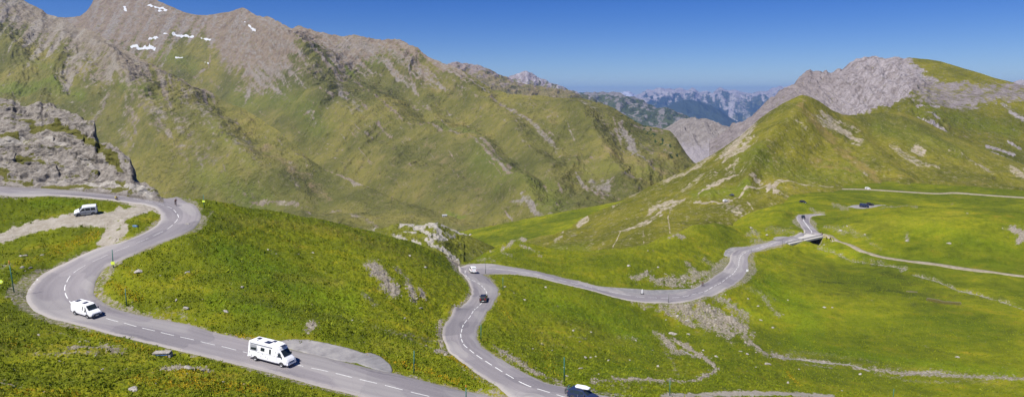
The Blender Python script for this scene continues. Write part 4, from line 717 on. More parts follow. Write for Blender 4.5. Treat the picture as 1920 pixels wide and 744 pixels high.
# grey scree band under the dome
top = np.interp(px, [1700,1740,1780,1840,1890,1930,2100], [160,152,155,158,157,158,190]); bot = np.interp(px, [1690,1720,1760,1800,1830,1860,1900,1920,2000,2100], [205,196,200,205,203,192,188,192,205,240])
band = sstep(-9, 8, py-top+nz*14+nf*8)*sstep(10, -8, py-bot+nz*18+nf*8)*sstep(1690, 1735, px)
rock = np.maximum(rock, band*(.62+.3*sstep(-.3, .3, nz)))
rock = strokes(px, py, [([(1720,228),(1745,240),(1790,262),(1830,280),(1880,298),(1930,318)],5,1.),([(1735,222),(1760,226)],4,.8),([(1850,275),(1900,292)],5,.9),([(1895,210),(1920,225),(1930,235)],8,.75),([(1880,195),(1900,205)],6,.5),([(1890,268),(1915,282)],4,.7),([(1720,205),(1730,203)],5,.9),([(1745,200),(1760,202)],5,.8)], .7, nf*.8, rock)
strat = fbm((py+.62*px)/4.2, (px-.62*py)/46, 193, 4)
tone = np.clip(.2+.7*sstep(1490, 1620, px)*sstep(-.35, .35, nz*.5+strat)-band*.75, 0, 1)
dry = np.maximum(sstep(140, 160, py)*.25, strokes(px, py, [([(1760,240),(1900,262)],18,.4)], 1, nz))
lush = strokes(px, py, [([(1720,215),(1800,225),(1900,250)],22,.4)], 1, nz)
M_MASSIF = mountain_mat('pale_massif', 8, GRASS_R, [(0.114, 0.096, 0.092), (0.189, 0.164, 0.161), (0.246, 0.217, 0.216), (0.229, 0.204, 0.211), (0.334, 0.306, 0.312)], bump=1.2)
mesh_out('mountain', G, dict(rock=rock, tone=tone, dry=dry, lush=lush), M_MASSIF, 'pale grey rock massif with a green dome on the right skyline')

# --- rocky outcrop over the upper road
og = [(-220,150,215),(-120,165,213),(-50,182,210),(0,190,208),(20,192,208),(28,200,208),(40,204,208),(52,205,208),(62,204,208),(68,200,208),(75,201,208),(80,207,208),(88,204,208),(100,203,208),(110,207,207),(122,212,206),(136,220,205),(150,228,204),(160,231,203),(168,231,202),(176,239,201),(180,252,200),(184,264,199),(190,268,198),(200,274,196),(210,279,195),(220,285,194),(230,292,192),(236,300,191),(243,306,190),(249,320,189),(254,334,188),(262,342,187),(270,343,186),(278,346,185),(286,350,184),(292,356,183),(300,364,182),(306,369,181)]
of = [(-220,352,186),(0,352,186),(94,356,184.5),(151,359.5,183),(226,364.5,180.8),(282,368.5,178),(306,371,176.5)]
om1 = [(x, y+(yf-y)*.72, k0+(kr-k0)*.22) for (x, y, kr), (yf, k0) in ((r_, (np.interp(r_[0], [p[0] for p in of], [p[1] for p in of]), np.interp(r_[0], [p[0] for p in of], [p[2] for p in of]))) for r_ in og)]
om2 = [(x, y+(yf-y)*.38, k0+(kr-k0)*.55) for (x, y, kr), (yf, k0) in ((r_, (np.interp(r_[0], [p[0] for p in of], [p[1] for p in of]), np.interp(r_[0], [p[0] for p in of], [p[2] for p in of]))) for r_ in og)]
def relo(X, Y, Z, px, py, v):
    wz = Z+fbm(X/9, Y/9, 201, 3)*2.2+X*.12
    led = (wz/2.6)-np.floor(wz/2.6); st = (np.floor(wz/2.6)+sstep(.15, .5, led))*2.6-wz   # broken ledges
    m = sstep(-.25, .35, fbm(X/11, Y/11, 202, 3))
    r = ridged(X/5.5, (Y+Z)/5.5, 203, 4)
    blk = strokes(px, py, [([(-20,196),(30,200),(80,212),(130,232),(172,246)],13,1.),([(60,272),(130,286),(190,302)],9,.8),([(20,326),(60,330),(98,322)],9,.9),([(205,300),(236,312),(248,330)],10,1.),([(150,312),(178,326)],7,.8),([(0,298),(22,304)],8,.8),([(100,262),(150,268)],7,.7)], .22, fbm(X/3, Y/3, 209, 3)*.9)
    return blk*1.5*sstep(0, .12, v)+(st*m*.75+r*.35+ridged(X/15, (Y+Z)/13, 207, 2)*2.0-.9+fbm(X/1.6, (Y+Z)/1.6, 204, 3)*.28)*sstep(0., .12, v)-1.6*(1-sstep(0, .04, v))
G = loft('rock_outcrop', [of, om1, om2, og], -220, 306, 640, 420, back=(22, 1.1), sm=3, relief=relo, ridge_keep=.7, ridge_sm=0)
px, py, X, Y, Zo = G['PX'], G['PY'], G['X'], G['Y'], G['Z']
# push faces forward and back a little so the blocks read as blocks
Yd = ridged(X/6.5, Zo/3.2, 205, 3)*.8; G['Y'] = Y+Yd*sstep(.03, .2, G['v'])
nz = fbm(X/6, Y/6, 206, 5)
g = strokes(px, py, [([(60,245),(110,240),(150,260),(190,285)],9,.75),([(40,310),(70,300),(80,310)],12,.8),([(180,290),(210,310),(225,325)],10,.8),([(0,255),(30,258)],8,.6),([(10,340),(60,345)],6,.4),([(80,350),(160,352),(240,360)],4,.7),([(210,340),(230,350)],6,.6),([(40,225),(60,235)],9,.4),([(0,320),(10,330)],8,.6)], 1, nz*1.3)
t = NT('outcrop_rock'); c = t.co()
n2 = t.noise(c, .5, 6, .7, .6); n3 = t.noise(t.map(c, (1, 1, 3.)), 1.4, 5, .75)
rk = t.ramp(t.math('ADD', t.math('MULTIPLY', n2, .5), t.math('MULTIPLY', n3, .5)), [(.36, (.06, .053, .048)), (.43, (.13, .115, .10)), (.50, (.20, .178, .155)), (.62, (.30, .275, .25))])
rk = t.mix(t.ms(t.attr('pale'), .3, .7), rk, t.ramp(n3, [(.3, (.20, .18, .155)), (.6, (.38, .355, .32))]))
gr = t.ramp(n3, [(.3, (.055, .065, .01)), (.6, (.12, .11, .03))])
mk = t.ms(t.math('ADD', t.attr('turf'), t.math('MULTIPLY', t.math('SUBTRACT', t.noise(c, .8, 6, .7), .5), 1.3)), .42, .6)
OUTM = t.out(t.mix(mk, rk, gr), .93, t.bump(t.math('ADD', n3, n2), .35, .8), spec=.15)
pale = strokes(px, py, [([(150,350),(200,345),(280,362)],14,.9),([(0,270),(60,262),(120,280)],12,.6),([(100,300),(140,335),(60,340)],12,.5),([(90,290),(180,320)],10,.5)], 1, nz)
o = link('rock_outcrop', grid_mesh('rock_outcrop', G['X'], G['Y'], G['Z'], dict(turf=np.clip(g*1.3+.5*sstep(-.05, .3, fbm(X/5, (Y+Zo)/3, 208, 4)), 0, 1), pale=pale)), OUTM)
tag(o, 'grey craggy rock outcrop above the upper road at the left', 'rock outcrop', kind='structure')
OUT = G

# ---------------------------------------------------------------- vehicles
def bm_obj(name, bm, mat, parent=None, bevel=0, smooth=False, seg=2):
    bmesh.ops.recalc_face_normals(bm, faces=bm.faces)
    me = bpy.data.meshes.new(name); bm.to_mesh(me); bm.free()
    if smooth:
        for p in me.polygons: p.use_smooth = True
    o = link(name, me, mat, parent)
    if bevel:
        b = o.modifiers.new('bevel', 'BEVEL'); b.width = bevel; b.segments = seg; b.limit_method = 'ANGLE'; b.angle_limit = R(28)
    return o
def box(bm, lo, hi):
    r = bmesh.ops.create_cube(bm, size=1)['verts']
    for v in r: v.co = Vector([lo[i] if v.co[i] < 0 else hi[i] for i in range(3)])
    return r
def tube(bm, pts, rad, n=8, rad2=None):
    pts = [Vector(p) for p in pts]; rings = []
    for i, p in enumerate(pts):
        d = (pts[min(i+1, len(pts)-1)]-pts[max(i-1, 0)]).normalized(); q = d.to_track_quat('Z', 'Y')
        rr_ = rad if rad2 is None else rad+(rad2-rad)*i/(len(pts)-1)
        rings.append([bm.verts.new(p+q@Vector((math.cos(a)*rr_, math.sin(a)*rr_, 0))) for a in [2*math.pi*k/n for k in range(n)]])
    for a, b in zip(rings[:-1], rings[1:]):
        for k in range(n): bm.faces.new((a[k], a[(k+1) % n], b[(k+1) % n], b[k]))
    bm.faces.new(rings[0][::-1]); bm.faces.new(rings[-1])
def torus(bm, c, R_, r_, n=24, m=8, ax='y'):
    rs = []
    for i in range(n):
        a = 2*math.pi*i/n; ring = []
        for j in range(m):
            b = 2*math.pi*j/m; x = (R_+r_*math.cos(b)); h = r_*math.sin(b)
            ring.append(bm.verts.new((c[0]+x*math.cos(a), c[1]+h, c[2]+x*math.sin(a))))
        rs.append(ring)
    for i in range(n):
        for j in range(m): bm.faces.new((rs[i][j], rs[(i+1) % n][j], rs[(i+1) % n][(j+1) % m], rs[i][(j+1) % m]))
class Body:
    def __init__(s, st, rnd=.1): s.st = st; s.rnd = rnd
    def at(s, x):
        xs = [p[0] for p in s.st]; return [float(np.interp(x, xs, [p[i] for p in s.st])) for i in range(1, 6)]
    def side(s, x, z):
        zb, zl, zt, wb, wt = s.at(x); t_ = np.clip((z-zl)/max(zt-s.rnd-zl, .05), 0, 1); return wb+(wt-wb)*t_ if z > zl else wb
    def mesh(s):
        bm = bmesh.new(); rings = []
        for x, zb, zl, zt, wb, wt in s.st:
            r = s.rnd*min(1, (zt-zl)/.25)
            half = [(wb*.93, zb), (wb, zb+.14), (wb*1.005, (zb+zl)/2), (wb, zl), (wt, zt-r), (wt-r*.3, zt-r*.3), (wt-r*1.1, zt)]
            ring = [(y, z) for y, z in half]+[(-y, z) for y, z in half[::-1]]
            rings.append([bm.verts.new((x, y, z)) for y, z in ring])
        n_ = len(rings[0])
        for a, b in zip(rings[:-1], rings[1:]):
            for k in range(n_): bm.faces.new((a[k], a[(k+1) % n_], b[(k+1) % n_], b[k]))
        bm.faces.new(rings[0]); bm.faces.new(rings[-1][::-1]); return bm
def panel_pts(bm, pts, nrm, t_=.015):
    nrm = Vector(nrm).normalized(); a = [bm.verts.new(Vector(p)+nrm*t_) for p in pts]; b = [bm.verts.new(Vector(p)-nrm*.02) for p in pts]
    bm.faces.new(a); bm.faces.new(b[::-1])
    for i in range(len(a)): j = (i+1) % len(a); bm.faces.new((a[i], b[i], b[j], a[j]))
def wheel(root, x, y, r, w=.21, rimcol='rim'):
    e = None; sg = 1 if y > 0 else -1
    bm = bmesh.new()
    prof = [(r*.66, -w/2), (r*.93, -w/2), (r, -w/2+.03), (r, w/2-.03), (r*.93, w/2), (r*.66, w/2)]
    n_ = 24; rs = []
    for i in range(n_):
        a = 2*math.pi*i/n_; rs.append([bm.verts.new((x+p*math.cos(a), y+q, r+p*math.sin(a))) for p, q in prof])
    for i in range(n_):
        for j in range(len(prof)): bm.faces.new((rs[i][j], rs[(i+1) % n_][j], rs[(i+1) % n_][(j+1) % len(prof)], rs[i][(j+1) % len(prof)]))
    o = bm_obj('wheel', bm, M('rubber'), root, smooth=False)
    bm = bmesh.new(); yo = y+sg*w*.36
    for i in range(n_):
        pass
    c_ = bm.verts.new((x, yo+sg*.02, r)); ra = [bm.verts.new((x+r*.68*math.cos(2*math.pi*i/20), yo-sg*.01, r+r*.68*math.sin(2*math.pi*i/20))) for i in range(20)]
    rb_ = [bm.verts.new((x+r*.6*math.cos(2*math.pi*i/20), yo+sg*.025, r+r*.6*math.sin(2*math.pi*i/20))) for i in range(20)]
    rc = [bm.verts.new((x+r*(.28 if i % 4 < 2 else .34)*math.cos(2*math.pi*i/20), yo-sg*(.0 if i % 4 < 2 else .05), r+r*.3*math.sin(2*math.pi*i/20))) for i in range(20)]
    for i in range(20):
        j = (i+1) % 20; bm.faces.new((ra[i], ra[j], rb_[j], rb_[i])); bm.faces.new((rb_[i], rb_[j], rc[j], rc[i])); bm.faces.new((rc[i], rc[j], c_))
    bm_obj('rim', bm, M(rimcol), o)
    return o
def vehicle(name, label, cat, S, group=None):
    root = empty(name); tag(root, label, cat, group); B = Body(S['st'], S.get('rnd', .1)); paintm = M(S['paint'])
    body = bm_obj('body', B.mesh(), paintm, root, bevel=.03)
    # dark wheel arches and sill
    for x in S['axles']:
        for sg in (1, -1):
            bm = bmesh.new(); r = S['r']; yw = B.side(x, .4); K = 14; pts = []
            for k in range(K+1):
                a = math.pi*k/K; pts.append((x+(r+.08)*math.cos(a), sg*yw, r+(r+.07)*math.sin(a)))
            pts += [(x-(r+.08), sg*yw, S['sill']), (x+(r+.08), sg*yw, S['sill'])]
            panel_pts(bm, pts, (0, sg, 0), .012); bm_obj('wheel_arch', bm, M('plastic'), root)
            wheel(root, x, sg*(yw-.085), r, rimcol=S.get('rim', 'rim'))
    for poly in S['side']:
        for sg in (1, -1):
            if poly[0] == 'R' and sg > 0: continue
            p_ = poly[1] if poly[0] in ('R', 'B') else poly
            bm = bmesh.new(); pts = [(x, sg*B.side(x, z), z) for x, z in p_]; panel_pts(bm, pts, (0, sg, .1), .014); bm_obj('side_window', bm, M('glass'), root)
    def across(xa, xb, inset, name_, mat, nm, za=None, zb_=None, t_=.016):
        q = []
        for x, zz in ((xa, za), (xb, zb_)):
            z_b, zl, zt, wb, wt = B.at(x); z = zt if zz is None else zz; y = (wt-.06 if zz is None else B.side(x, z))-inset; q.append((x, y, z))
        (x1, y1, z1), (x2, y2, z2) = q; bm = bmesh.new()
        d = Vector((x2-x1, 0, z2-z1)); nn = Vector((-d.z, 0, d.x)).normalized()
        if nm*nn.x < 0: nn = -nn
        panel_pts(bm, [(x1, -y1, z1), (x1, y1, z1), (x2, y2, z2), (x2, -y2, z2)], nn, t_); return bm_obj(name_, bm, mat, root)
    if 'screen' in S: across(*S['screen'], .03, 'windscreen', M('glass'), 1)
    if 'back' in S: across(*S['back'], .06, 'rear_window', M('glass'), -1)
    xf, xr = S['st'][-1][0], S['st'][0][0]; zf = S['zlamp']
    for sg in (1, -1):
        x0 = xf-.16; y = B.side(x0, zf); bm = bmesh.new()
        panel_pts(bm, [(xf-.02, sg*(B.side(xf, zf)-.30), zf-.09), (xf-.02, sg*(B.side(xf, zf)-.02), zf-.08), (x0-.02, sg*(y+.0), zf-.04), (x0-.12, sg*(y-.02), zf+.12), (xf-.12, sg*(B.side(xf, zf)-.28), zf+.07)], (1, sg*.55, .35), .02)
        bm_obj('headlight', bm, M('lamp'), root)
        bm = bmesh.new(); y = B.side(xr+.03, 1.0); box(bm, (xr-.03, sg*(y-.13)-.07, S['ztail']-.2), (xr+.08, sg*(y-.13)+.09, S['ztail']+.18)); bm_obj('tail_light', bm, M('red_lamp'), root, bevel=.02)
        xm, zm = S['mirror']; y = B.side(xm, zm); bm = bmesh.new(); box(bm, (xm-.07, min(sg*y, sg*(y+.22)), zm-.03), (xm-.02, max(sg*y, sg*(y+.22)), zm+.0)); box(bm, (xm-.1, min(sg*(y+.1), sg*(y+.26)), zm-.08), (xm+.04, max(sg*(y+.1), sg*(y+.26)), zm+.16)); bm_obj('mirror', bm, M('plastic'), root, bevel=.02)
    # bumpers, grille, plates
    wF = B.side(xf-.1, .5); bm = bmesh.new(); box(bm, (xf-.3, -wF-.01, S['sill']+.02), (xf+.05, wF+.01, S['zbump'])); bm_obj('bumper', bm, M(S.get('bumper', 'plastic')), root, bevel=.05)
    wR = B.side(xr+.1, .5); bm = bmesh.new(); box(bm, (xr-.07, -wR, S['sill']+.05), (xr+.25, wR, S['zbump'])); bm_obj('bumper', bm, M(S.get('bumper', 'plastic')), root, bevel=.05)
    bm = bmesh.new(); zg = S['zbump']+.03; box(bm, (xf-.1, -wF*.55, zg), (xf+.035, wF*.55, zg+.13)); bm_obj('grille', bm, M('plastic'), root, bevel=.02)
    bm = bmesh.new(); box(bm, (xf+.04, -.26, S['zbump']-.16), (xf+.065, .26, S['zbump']-.05)); bm_obj('licence_plate', bm, M('plate'), root)
    bm = bmesh.new(); box(bm, (xr-.085, -.26, S['zbump']-.14), (xr-.06, .26, S['zbump']-.03)); bm_obj('licence_plate', bm, M('plate'), root)
    # door lines and sill
    for x in S.get('seams', []):
        for sg in (1, -1):
            bm = bmesh.new(); zs = [S['sill']+.15, B.at(x)[1], B.at(x)[2]-.18]
            panel_pts(bm, [(x-.012, sg*B.side(x, zs[0]), zs[0]), (x+.012, sg*B.side(x, zs[0]), zs[0]), (x+.012, sg*B.side(x, zs[1]), zs[1]), (x-.012, sg*B.side(x, zs[1]), zs[1])], (0, sg, 0), .004); bm_obj('door_seam', bm, M('greyp'), root)
    return root, B
def stand(o, px1, py1, ang=None, px2=None, py2=None, sc=1., dz=.06, tilt=True):
    """place at a point of the ground, heading towards a second point"""
    p = hit(px1, py1); q = hit(px2, py2) if px2 is not None else None
    d = (q-p) if q is not None else np.array([math.cos(ang), math.sin(ang), 0.])
    a = math.atan2(d[1], d[0]); f = Vector((math.cos(a), math.sin(a), 0))
    L_ = 2.2; g = lambda x, y: float(ground(np.array([x]), np.array([y]))[0])
    zf = g(p[0]+f.x*L_, p[1]+f.y*L_); zr = g(p[0]-f.x*L_, p[1]-f.y*L_); s_ = Vector((-f.y, f.x, 0)); zl = g(p[0]+s_.x, p[1]+s_.y); zr2 = g(p[0]-s_.x, p[1]-s_.y)
    fx = (f*2*L_+Vector((0, 0, zf-zr))).normalized(); sy = (s_*2+Vector((0, 0, zl-zr2))).normalized(); up = fx.cross(sy).normalized(); sy = up.cross(fx)
    m = Matrix((fx, sy, up)).transposed().to_4x4(); o.matrix_world = Matrix.Translation((p[0], p[1], (zf+zr)/2+dz))@m@Matrix.Scale(sc, 4)
    o.location = Vector((p[0], p[1], (zf+zr)/2+dz)); return p
MHS = dict(st=[(-3.55, .55, 1.5, 2.62, 1.08, 1.02), (-3.42, .42, 1.5, 2.82, 1.14, 1.10), (-.5, .42, 1.5, 2.86, 1.15, 1.11), (.9, .42, 1.5, 2.84, 1.15, 1.10), (1.45, .41, 1.45, 2.74, 1.13, 1.02), (1.8, .4, 1.42, 2.52, 1.05, .90), (1.95, .4, 1.40, 2.36, 1.03, .86), (2.75, .38, 1.22, 1.44, 1.01, .88), (3.2, .38, 1.02, 1.16, .97, .82), (3.42, .44, .84, .92, .86, .7)],
    rnd=.16, paint='white', axles=(-2.15, 2.4), r=.35, sill=.36, side=[[(1.25, 1.42), (2.48, 1.36), (2.05, 1.98), (1.35, 2.05)], [(-3.05, 1.62), (-2.05, 1.62), (-2.05, 2.28), (-3.05, 2.28)], [(-1.25, 1.72), (-.55, 1.72), (-.55, 2.22), (-1.25, 2.22)], [(.28, 1.55), (.6, 1.55), (.6, 2.25), (.28, 2.25)]],
    screen=(2.02, 2.70), zlamp=1.0, ztail=1.1, zbump=.68, mirror=(2.35, 1.5), seams=(1.1, 2.55), bumper='white')
mh, B = vehicle('motorhome', 'white motorhome with dark roof panels driving down the upper road', 'motorhome', MHS)
bm = bmesh.new(); box(bm, (1.05, -.52, 2.845), (1.55, .52, 2.87)); ob = bm_obj('roof_window', bm, M('panel'), mh, bevel=.01); ob.rotation_euler = (0, R(6), 0); ob.location = (.28, 0, .09)
for x0, x1, y0, y1 in ((-1.0, -.1, -.75, .1), (-.35, .15, .2, .7), (-2.9, -2.4, -.1, .5)):
    bm = bmesh.new(); box(bm, (x0, y0, 2.86), (x1, y1, 2.92)); bm_obj('solar_panel', bm, M('panel'), mh, bevel=.01)
bm = bmesh.new(); box(bm, (-2.6, -.8, 2.85), (-2.3, -.4, 2.97)); bm_obj('roof_vent', bm, M('white'), mh, bevel=.04)
bm = bmesh.new(); box(bm, (-3.2, -1.2, 2.52), (.75, -1.09, 2.64)); bm_obj('awning', bm, M('greyp'), mh, bevel=.03)
bm = bmesh.new(); box(bm, (-3.18, -1.165, 1.5), (-1.9, -1.148, 1.6)); box(bm, (-1.9, -1.163, 1.42), (1.1, -1.15, 1.46)); bm_obj('side_stripe', bm, M('greyp'), mh)
bm = bmesh.new(); panel_pts(bm, [(-3.15, -1.135, 1.6), (-1.75, -1.135, 1.6), (-2.0, -1.13, 2.38), (-3.15, -1.13, 2.38)], (0, -1, .02), .008); bm_obj('window_surround', bm, M('greyp'), mh)
for x, z in ((-1.2, .8), (-.4, .95), (-2.9, .7), (.0, .75), (-.9, 1.2), (-3.3, 1.1)): bm = bmesh.new(); box(bm, (x, -1.165, z), (x+.16, -1.148, z+.14)); bm_obj('service_hatch', bm, M('greyp'), mh)
stand(mh, 511, 678, px2=572, py2=694, sc=1.1)
VAN = dict(st=[(-2.38, .5, 1.1, 1.78, .86, .78), (-2.26, .36, 1.1, 1.93, .92, .82), (-.5, .33, 1.1, 1.97, .93, .83), (.7, .33, 1.08, 1.95, .93, .82), (.98, .33, 1.05, 1.88, .92, .78), (1.66, .33, .98, 1.16, .90, .78), (2.2, .34, .84, .98, .88, .76), (2.4, .42, .72, .82, .8, .68)],
    paint='white', axles=(-1.42, 1.42), r=.32, sill=.3, side=[[(.35, 1.18), (1.35, 1.12), (1.0, 1.68), (.45, 1.72)]], screen=(1.03, 1.62), back=(-2.37, -2.27), zlamp=.72, ztail=.95, zbump=.55, mirror=(1.3, 1.15), seams=(.28, 1.4))
v1, B = vehicle('van', 'white panel van with two roof hatches in the left hairpin', 'van', VAN)
for x0, x1 in ((-2.0, -1.45), (-.35, .25)):
    bm = bmesh.new(); box(bm, (x0, -.38, 1.96), (x1, .38, 2.01)); bm_obj('roof_window', bm, M('panel'), v1, bevel=.015)
stand(v1, 163, 590, px2=215, py2=606, sc=1.17)
KAN = dict(st=[(-2.03, .42, 1.0, 1.62, .78, .68), (-1.93, .3, 1.0, 1.8, .83, .70), (-.5, .28, 1.0, 1.86, .84, .71), (.3, .28, 1.0, 1.83, .84, .70), (.5, .28, 1.0, 1.76, .84, .68), (1.15, .28, .96, 1.14, .83, .72), (1.8, .28, .80, .96, .80, .68), (2.03, .36, .68, .78, .72, .6)],
    paint='silver', axles=(-1.3, 1.25), r=.31, sill=.26, side=[[(.05, 1.08), (.95, 1.06), (.45, 1.58), (.1, 1.6)], [(-.9, 1.08), (-.03, 1.08), (-.03, 1.6), (-.85, 1.6)], [(-1.8, 1.1), (-1.0, 1.08), (-.98, 1.6), (-1.72, 1.56)]], screen=(.53, 1.12), back=(-2.02, -1.95), zlamp=.72, ztail=1.1, zbump=.52, mirror=(.85, 1.1), seams=(.02, -.95))
v2, B = vehicle('car', 'silver high roofed car parked on the gravel turnout', 'car', KAN)
bm = bmesh.new(); box(bm, (-.9, -.853, .58), (1.0, -.838, .74)); box(bm, (-.9, .838, .58), (1.0, .853, .74)); bm_obj('side_moulding', bm, M('plastic'), v2, bevel=.01)
stand(v2, 162, 401, px2=122, py2=409, sc=1.2)
HAT = dict(st=[(-2.08, .42, .85, .95, .78, .7), (-1.98, .32, .9, 1.02, .84, .72), (-1.75, .3, .92, 1.38, .86, .66), (-1.4, .28, .93, 1.48, .87, .64), (-.2, .28, .94, 1.54, .87, .65), (.25, .28, .93, 1.5, .87, .64), (1.05, .28, .88, .98, .86, .72), (1.8, .3, .72, .80, .82, .68), (2.08, .38, .6, .68, .74, .58)],
    rnd=.09, paint='black_paint', axles=(-1.28, 1.3), r=.32, sill=.25, side=[[(-1.6, .98), (-.5, .98), (-.5, 1.38), (-1.35, 1.34)], [(-.44, .98), (.72, .98), (.2, 1.36), (-.44, 1.38)]], screen=(.3, 1.0), back=(-1.93, -1.62), zlamp=.62, ztail=.88, zbump=.52, mirror=(.62, 1.0), seams=(-.47,))
c1_, B = vehicle('car', 'black hatchback driving away on the lower winding road', 'car', HAT)
stand(c1_, 907, 563, px2=912, py2=550, sc=1.08)
MPV = dict(st=[(-2.38, .45, 1.0, 1.6, .84, .74), (-2.28, .33, 1.0, 1.8, .9, .76), (-.5, .3, 1.0, 1.9, .92, .78), (.6, .3, 1.0, 1.84, .92, .76), (1.45, .3, .96, 1.16, .9, .76), (2.15, .32, .84, .95, .87, .72), (2.38, .4, .7, .8, .8, .66)],
    paint='white', axles=(-1.45, 1.5), r=.33, sill=.28, side=[[(-2.1, 1.12), (-.6, 1.1), (-.6, 1.6), (-2.02, 1.58)], [(-.52, 1.1), (1.15, 1.08), (.62, 1.58), (-.52, 1.62)]], screen=(.66, 1.4), back=(-2.385, -2.3), zlamp=.72, ztail=1.2, zbump=.55, mirror=(1.1, 1.1), seams=(-.56, .4))
v3, B = vehicle('van', 'white people carrier at the sharp bend of the lower road', 'van', MPV)
stand(v3, 886, 511, px2=880, py2=504, sc=1.04)
v3.rotation_mode = 'QUATERNION'
import copy as _cp
EST = _cp.deepcopy(HAT); EST['paint'] = 'navy'; EST['st'][1] = (-2.12, .32, .92, 1.1, .86, .74); EST['st'][0] = (-2.2, .42, .85, 1.0, .8, .72); EST['st'][2] = (-1.98, .3, .94, 1.42, .87, .68); EST['st'][3] = (-1.7, .28, .95, 1.55, .88, .66); EST['st'][4] = (-.2, .28, .96, 1.6, .88, .67)
EST['side'] = [[(-1.85, 1.0), (-1.2, 1.0), (-1.15, 1.42), (-1.68, 1.4)], [(-1.1, 1.0), (-.2, 1.0), (-.2, 1.45), (-1.1, 1.43)], [(-.12, 1.0), (.72, 1.0), (.22, 1.42), (-.12, 1.45)]]; EST['back'] = (-2.08, -1.85)
c2_, B = vehicle('car', 'dark blue estate car at the bottom edge with a roof box and bicycles', 'car', EST)
bm = bmesh.new(); bx_ = Body([(-1.15, 1.78, 1.85, 1.88, .3, .26), (-1.05, 1.68, 1.82, 1.98, .38, .3), (.3, 1.68, 1.84, 2.02, .4, .32), (.85, 1.7, 1.8, 1.9, .36, .28), (1.05, 1.74, 1.77, 1.8, .26, .2)], .08).mesh(); bm.free()
rb = bm_obj('roof_box', bx_, M('roofbox'), c2_, bevel=.03)
bm = bmesh.new(); box(bm, (-.7, -.6, 1.6), (-.64, .6, 1.7)); box(bm, (.35, -.6, 1.58), (.41, .6, 1.7)); bm_obj('roof_bar', bm, M('plastic'), c2_)
bm = bmesh.new(); tube(bm, [(-2.2, -.45, .5), (-2.6, -.45, .55), (-2.75, -.45, 1.2)], .025); tube(bm, [(-2.2, .45, .5), (-2.6, .45, .55), (-2.75, .45, 1.2)], .025); tube(bm, [(-2.6, -.7, .58), (-2.6, .7, .58)], .03); bm_obj('bicycle_rack', bm, M('plastic'), c2_)
stand(c2_, 1094, 749, px2=1135, py2=757)
def bicycle(label, col, group=None):
    root = empty('bicycle'); tag(root, label, 'bicycle', group)
    for x in (-.52, .52):
        bm = bmesh.new(); torus(bm, (x, 0, .34), .32, .018, 24, 6)
        for k in range(8): a = math.pi*k/8; tube(bm, [(x+.31*math.cos(a), 0, .34+.31*math.sin(a)), (x-.31*math.cos(a), 0, .34-.31*math.sin(a))], .004, 4)
        bm_obj('wheel', bm, M('rubber'), root)
    bm = bmesh.new(); bb, st_, hd, ra, fk = (-.08, 0, .3), (-.2, 0, .82), (.36, 0, .85), (-.52, 0, .34), (.52, 0, .34)
    for a, b in ((bb, st_), (bb, hd), (st_, hd), (ra, bb), (ra, st_), (hd, fk)): tube(bm, [a, b], .022, 6)
    bm_obj('frame', bm, M(col), root)
    bm = bmesh.new(); tube(bm, [(.34, 0, .85), (.38, 0, .98)], .015, 6); tube(bm, [(.5, -.2, .95), (.4, -.2, .98), (.38, 0, .98), (.4, .2, .98), (.5, .2, .95)], .016, 6); bm_obj('handlebar', bm, M('plastic'), root)
    bm = bmesh.new(); box(bm, (-.34, -.06, .86), (-.1, .06, .91)); tube(bm, [(-.2, 0, .8), (-.22, 0, .88)], .014, 6); bm_obj('saddle', bm, M('plastic'), root, bevel=.02)
    return root
bpy.context.view_layer.update()
for i, (lab, colr) in enumerate((('bicycle with a teal frame on the blue car rack, nearest the car', 'teal'), ('dark bicycle on the outer side of the blue car rack', 'dark_cloth'))):
    b_ = bicycle(lab, colr); b_.matrix_world = c2_.matrix_world@Matrix.Translation((-2.42-.2*i, .05*i, .58))@Matrix.Rotation(math.pi/2+(math.pi if i else 0), 4, 'Z')
# small far vehicles
def clone(src, label, mats=None, group=None):
    r = src.copy(); COL.objects.link(r); r['label'] = label
    if group: r['group'] = group
    for ch in src.children:
        c = ch.copy(); COL.objects.link(c); c.parent = r
        if mats and ch.name.split('.')[0] == 'body': c.data = ch.data.copy(); c.data.materials[0] = M(mats)
        for g in ch.children: d = g.copy(); COL.objects.link(d); d.parent = c
    return r
f1 = clone(c1_, 'small dark car rounding the bend above the bridge', 'black_paint'); stand(f1, 1506, 409.5, px2=1508, py2=416, sc=1.1, dz=.1)
f2 = clone(c1_, 'tiny dark car alone on the grassy track above the bridge', 'black_paint'); stand(f2, 1505.5, 381, px2=1512, py2=383, sc=1.15, dz=.1)
f3 = clone(c1_, 'dark car at the rear of the small car park beyond the bridge', 'black_paint'); stand(f3, 1631, 385, px2=1641, py2=385.4, sc=1.05, dz=.15)
f4 = clone(v1, 'dark blue van with a grey load area in the small car park', 'navy'); stand(f4, 1620, 388.5, px2=1634, py2=390, sc=1.15, dz=.15)
f5 = clone(v3, 'tiny white vehicle on the thin far road', None); stand(f5, 1627, 355.4, px2=1640, py2=356, sc=.85, dz=.2)

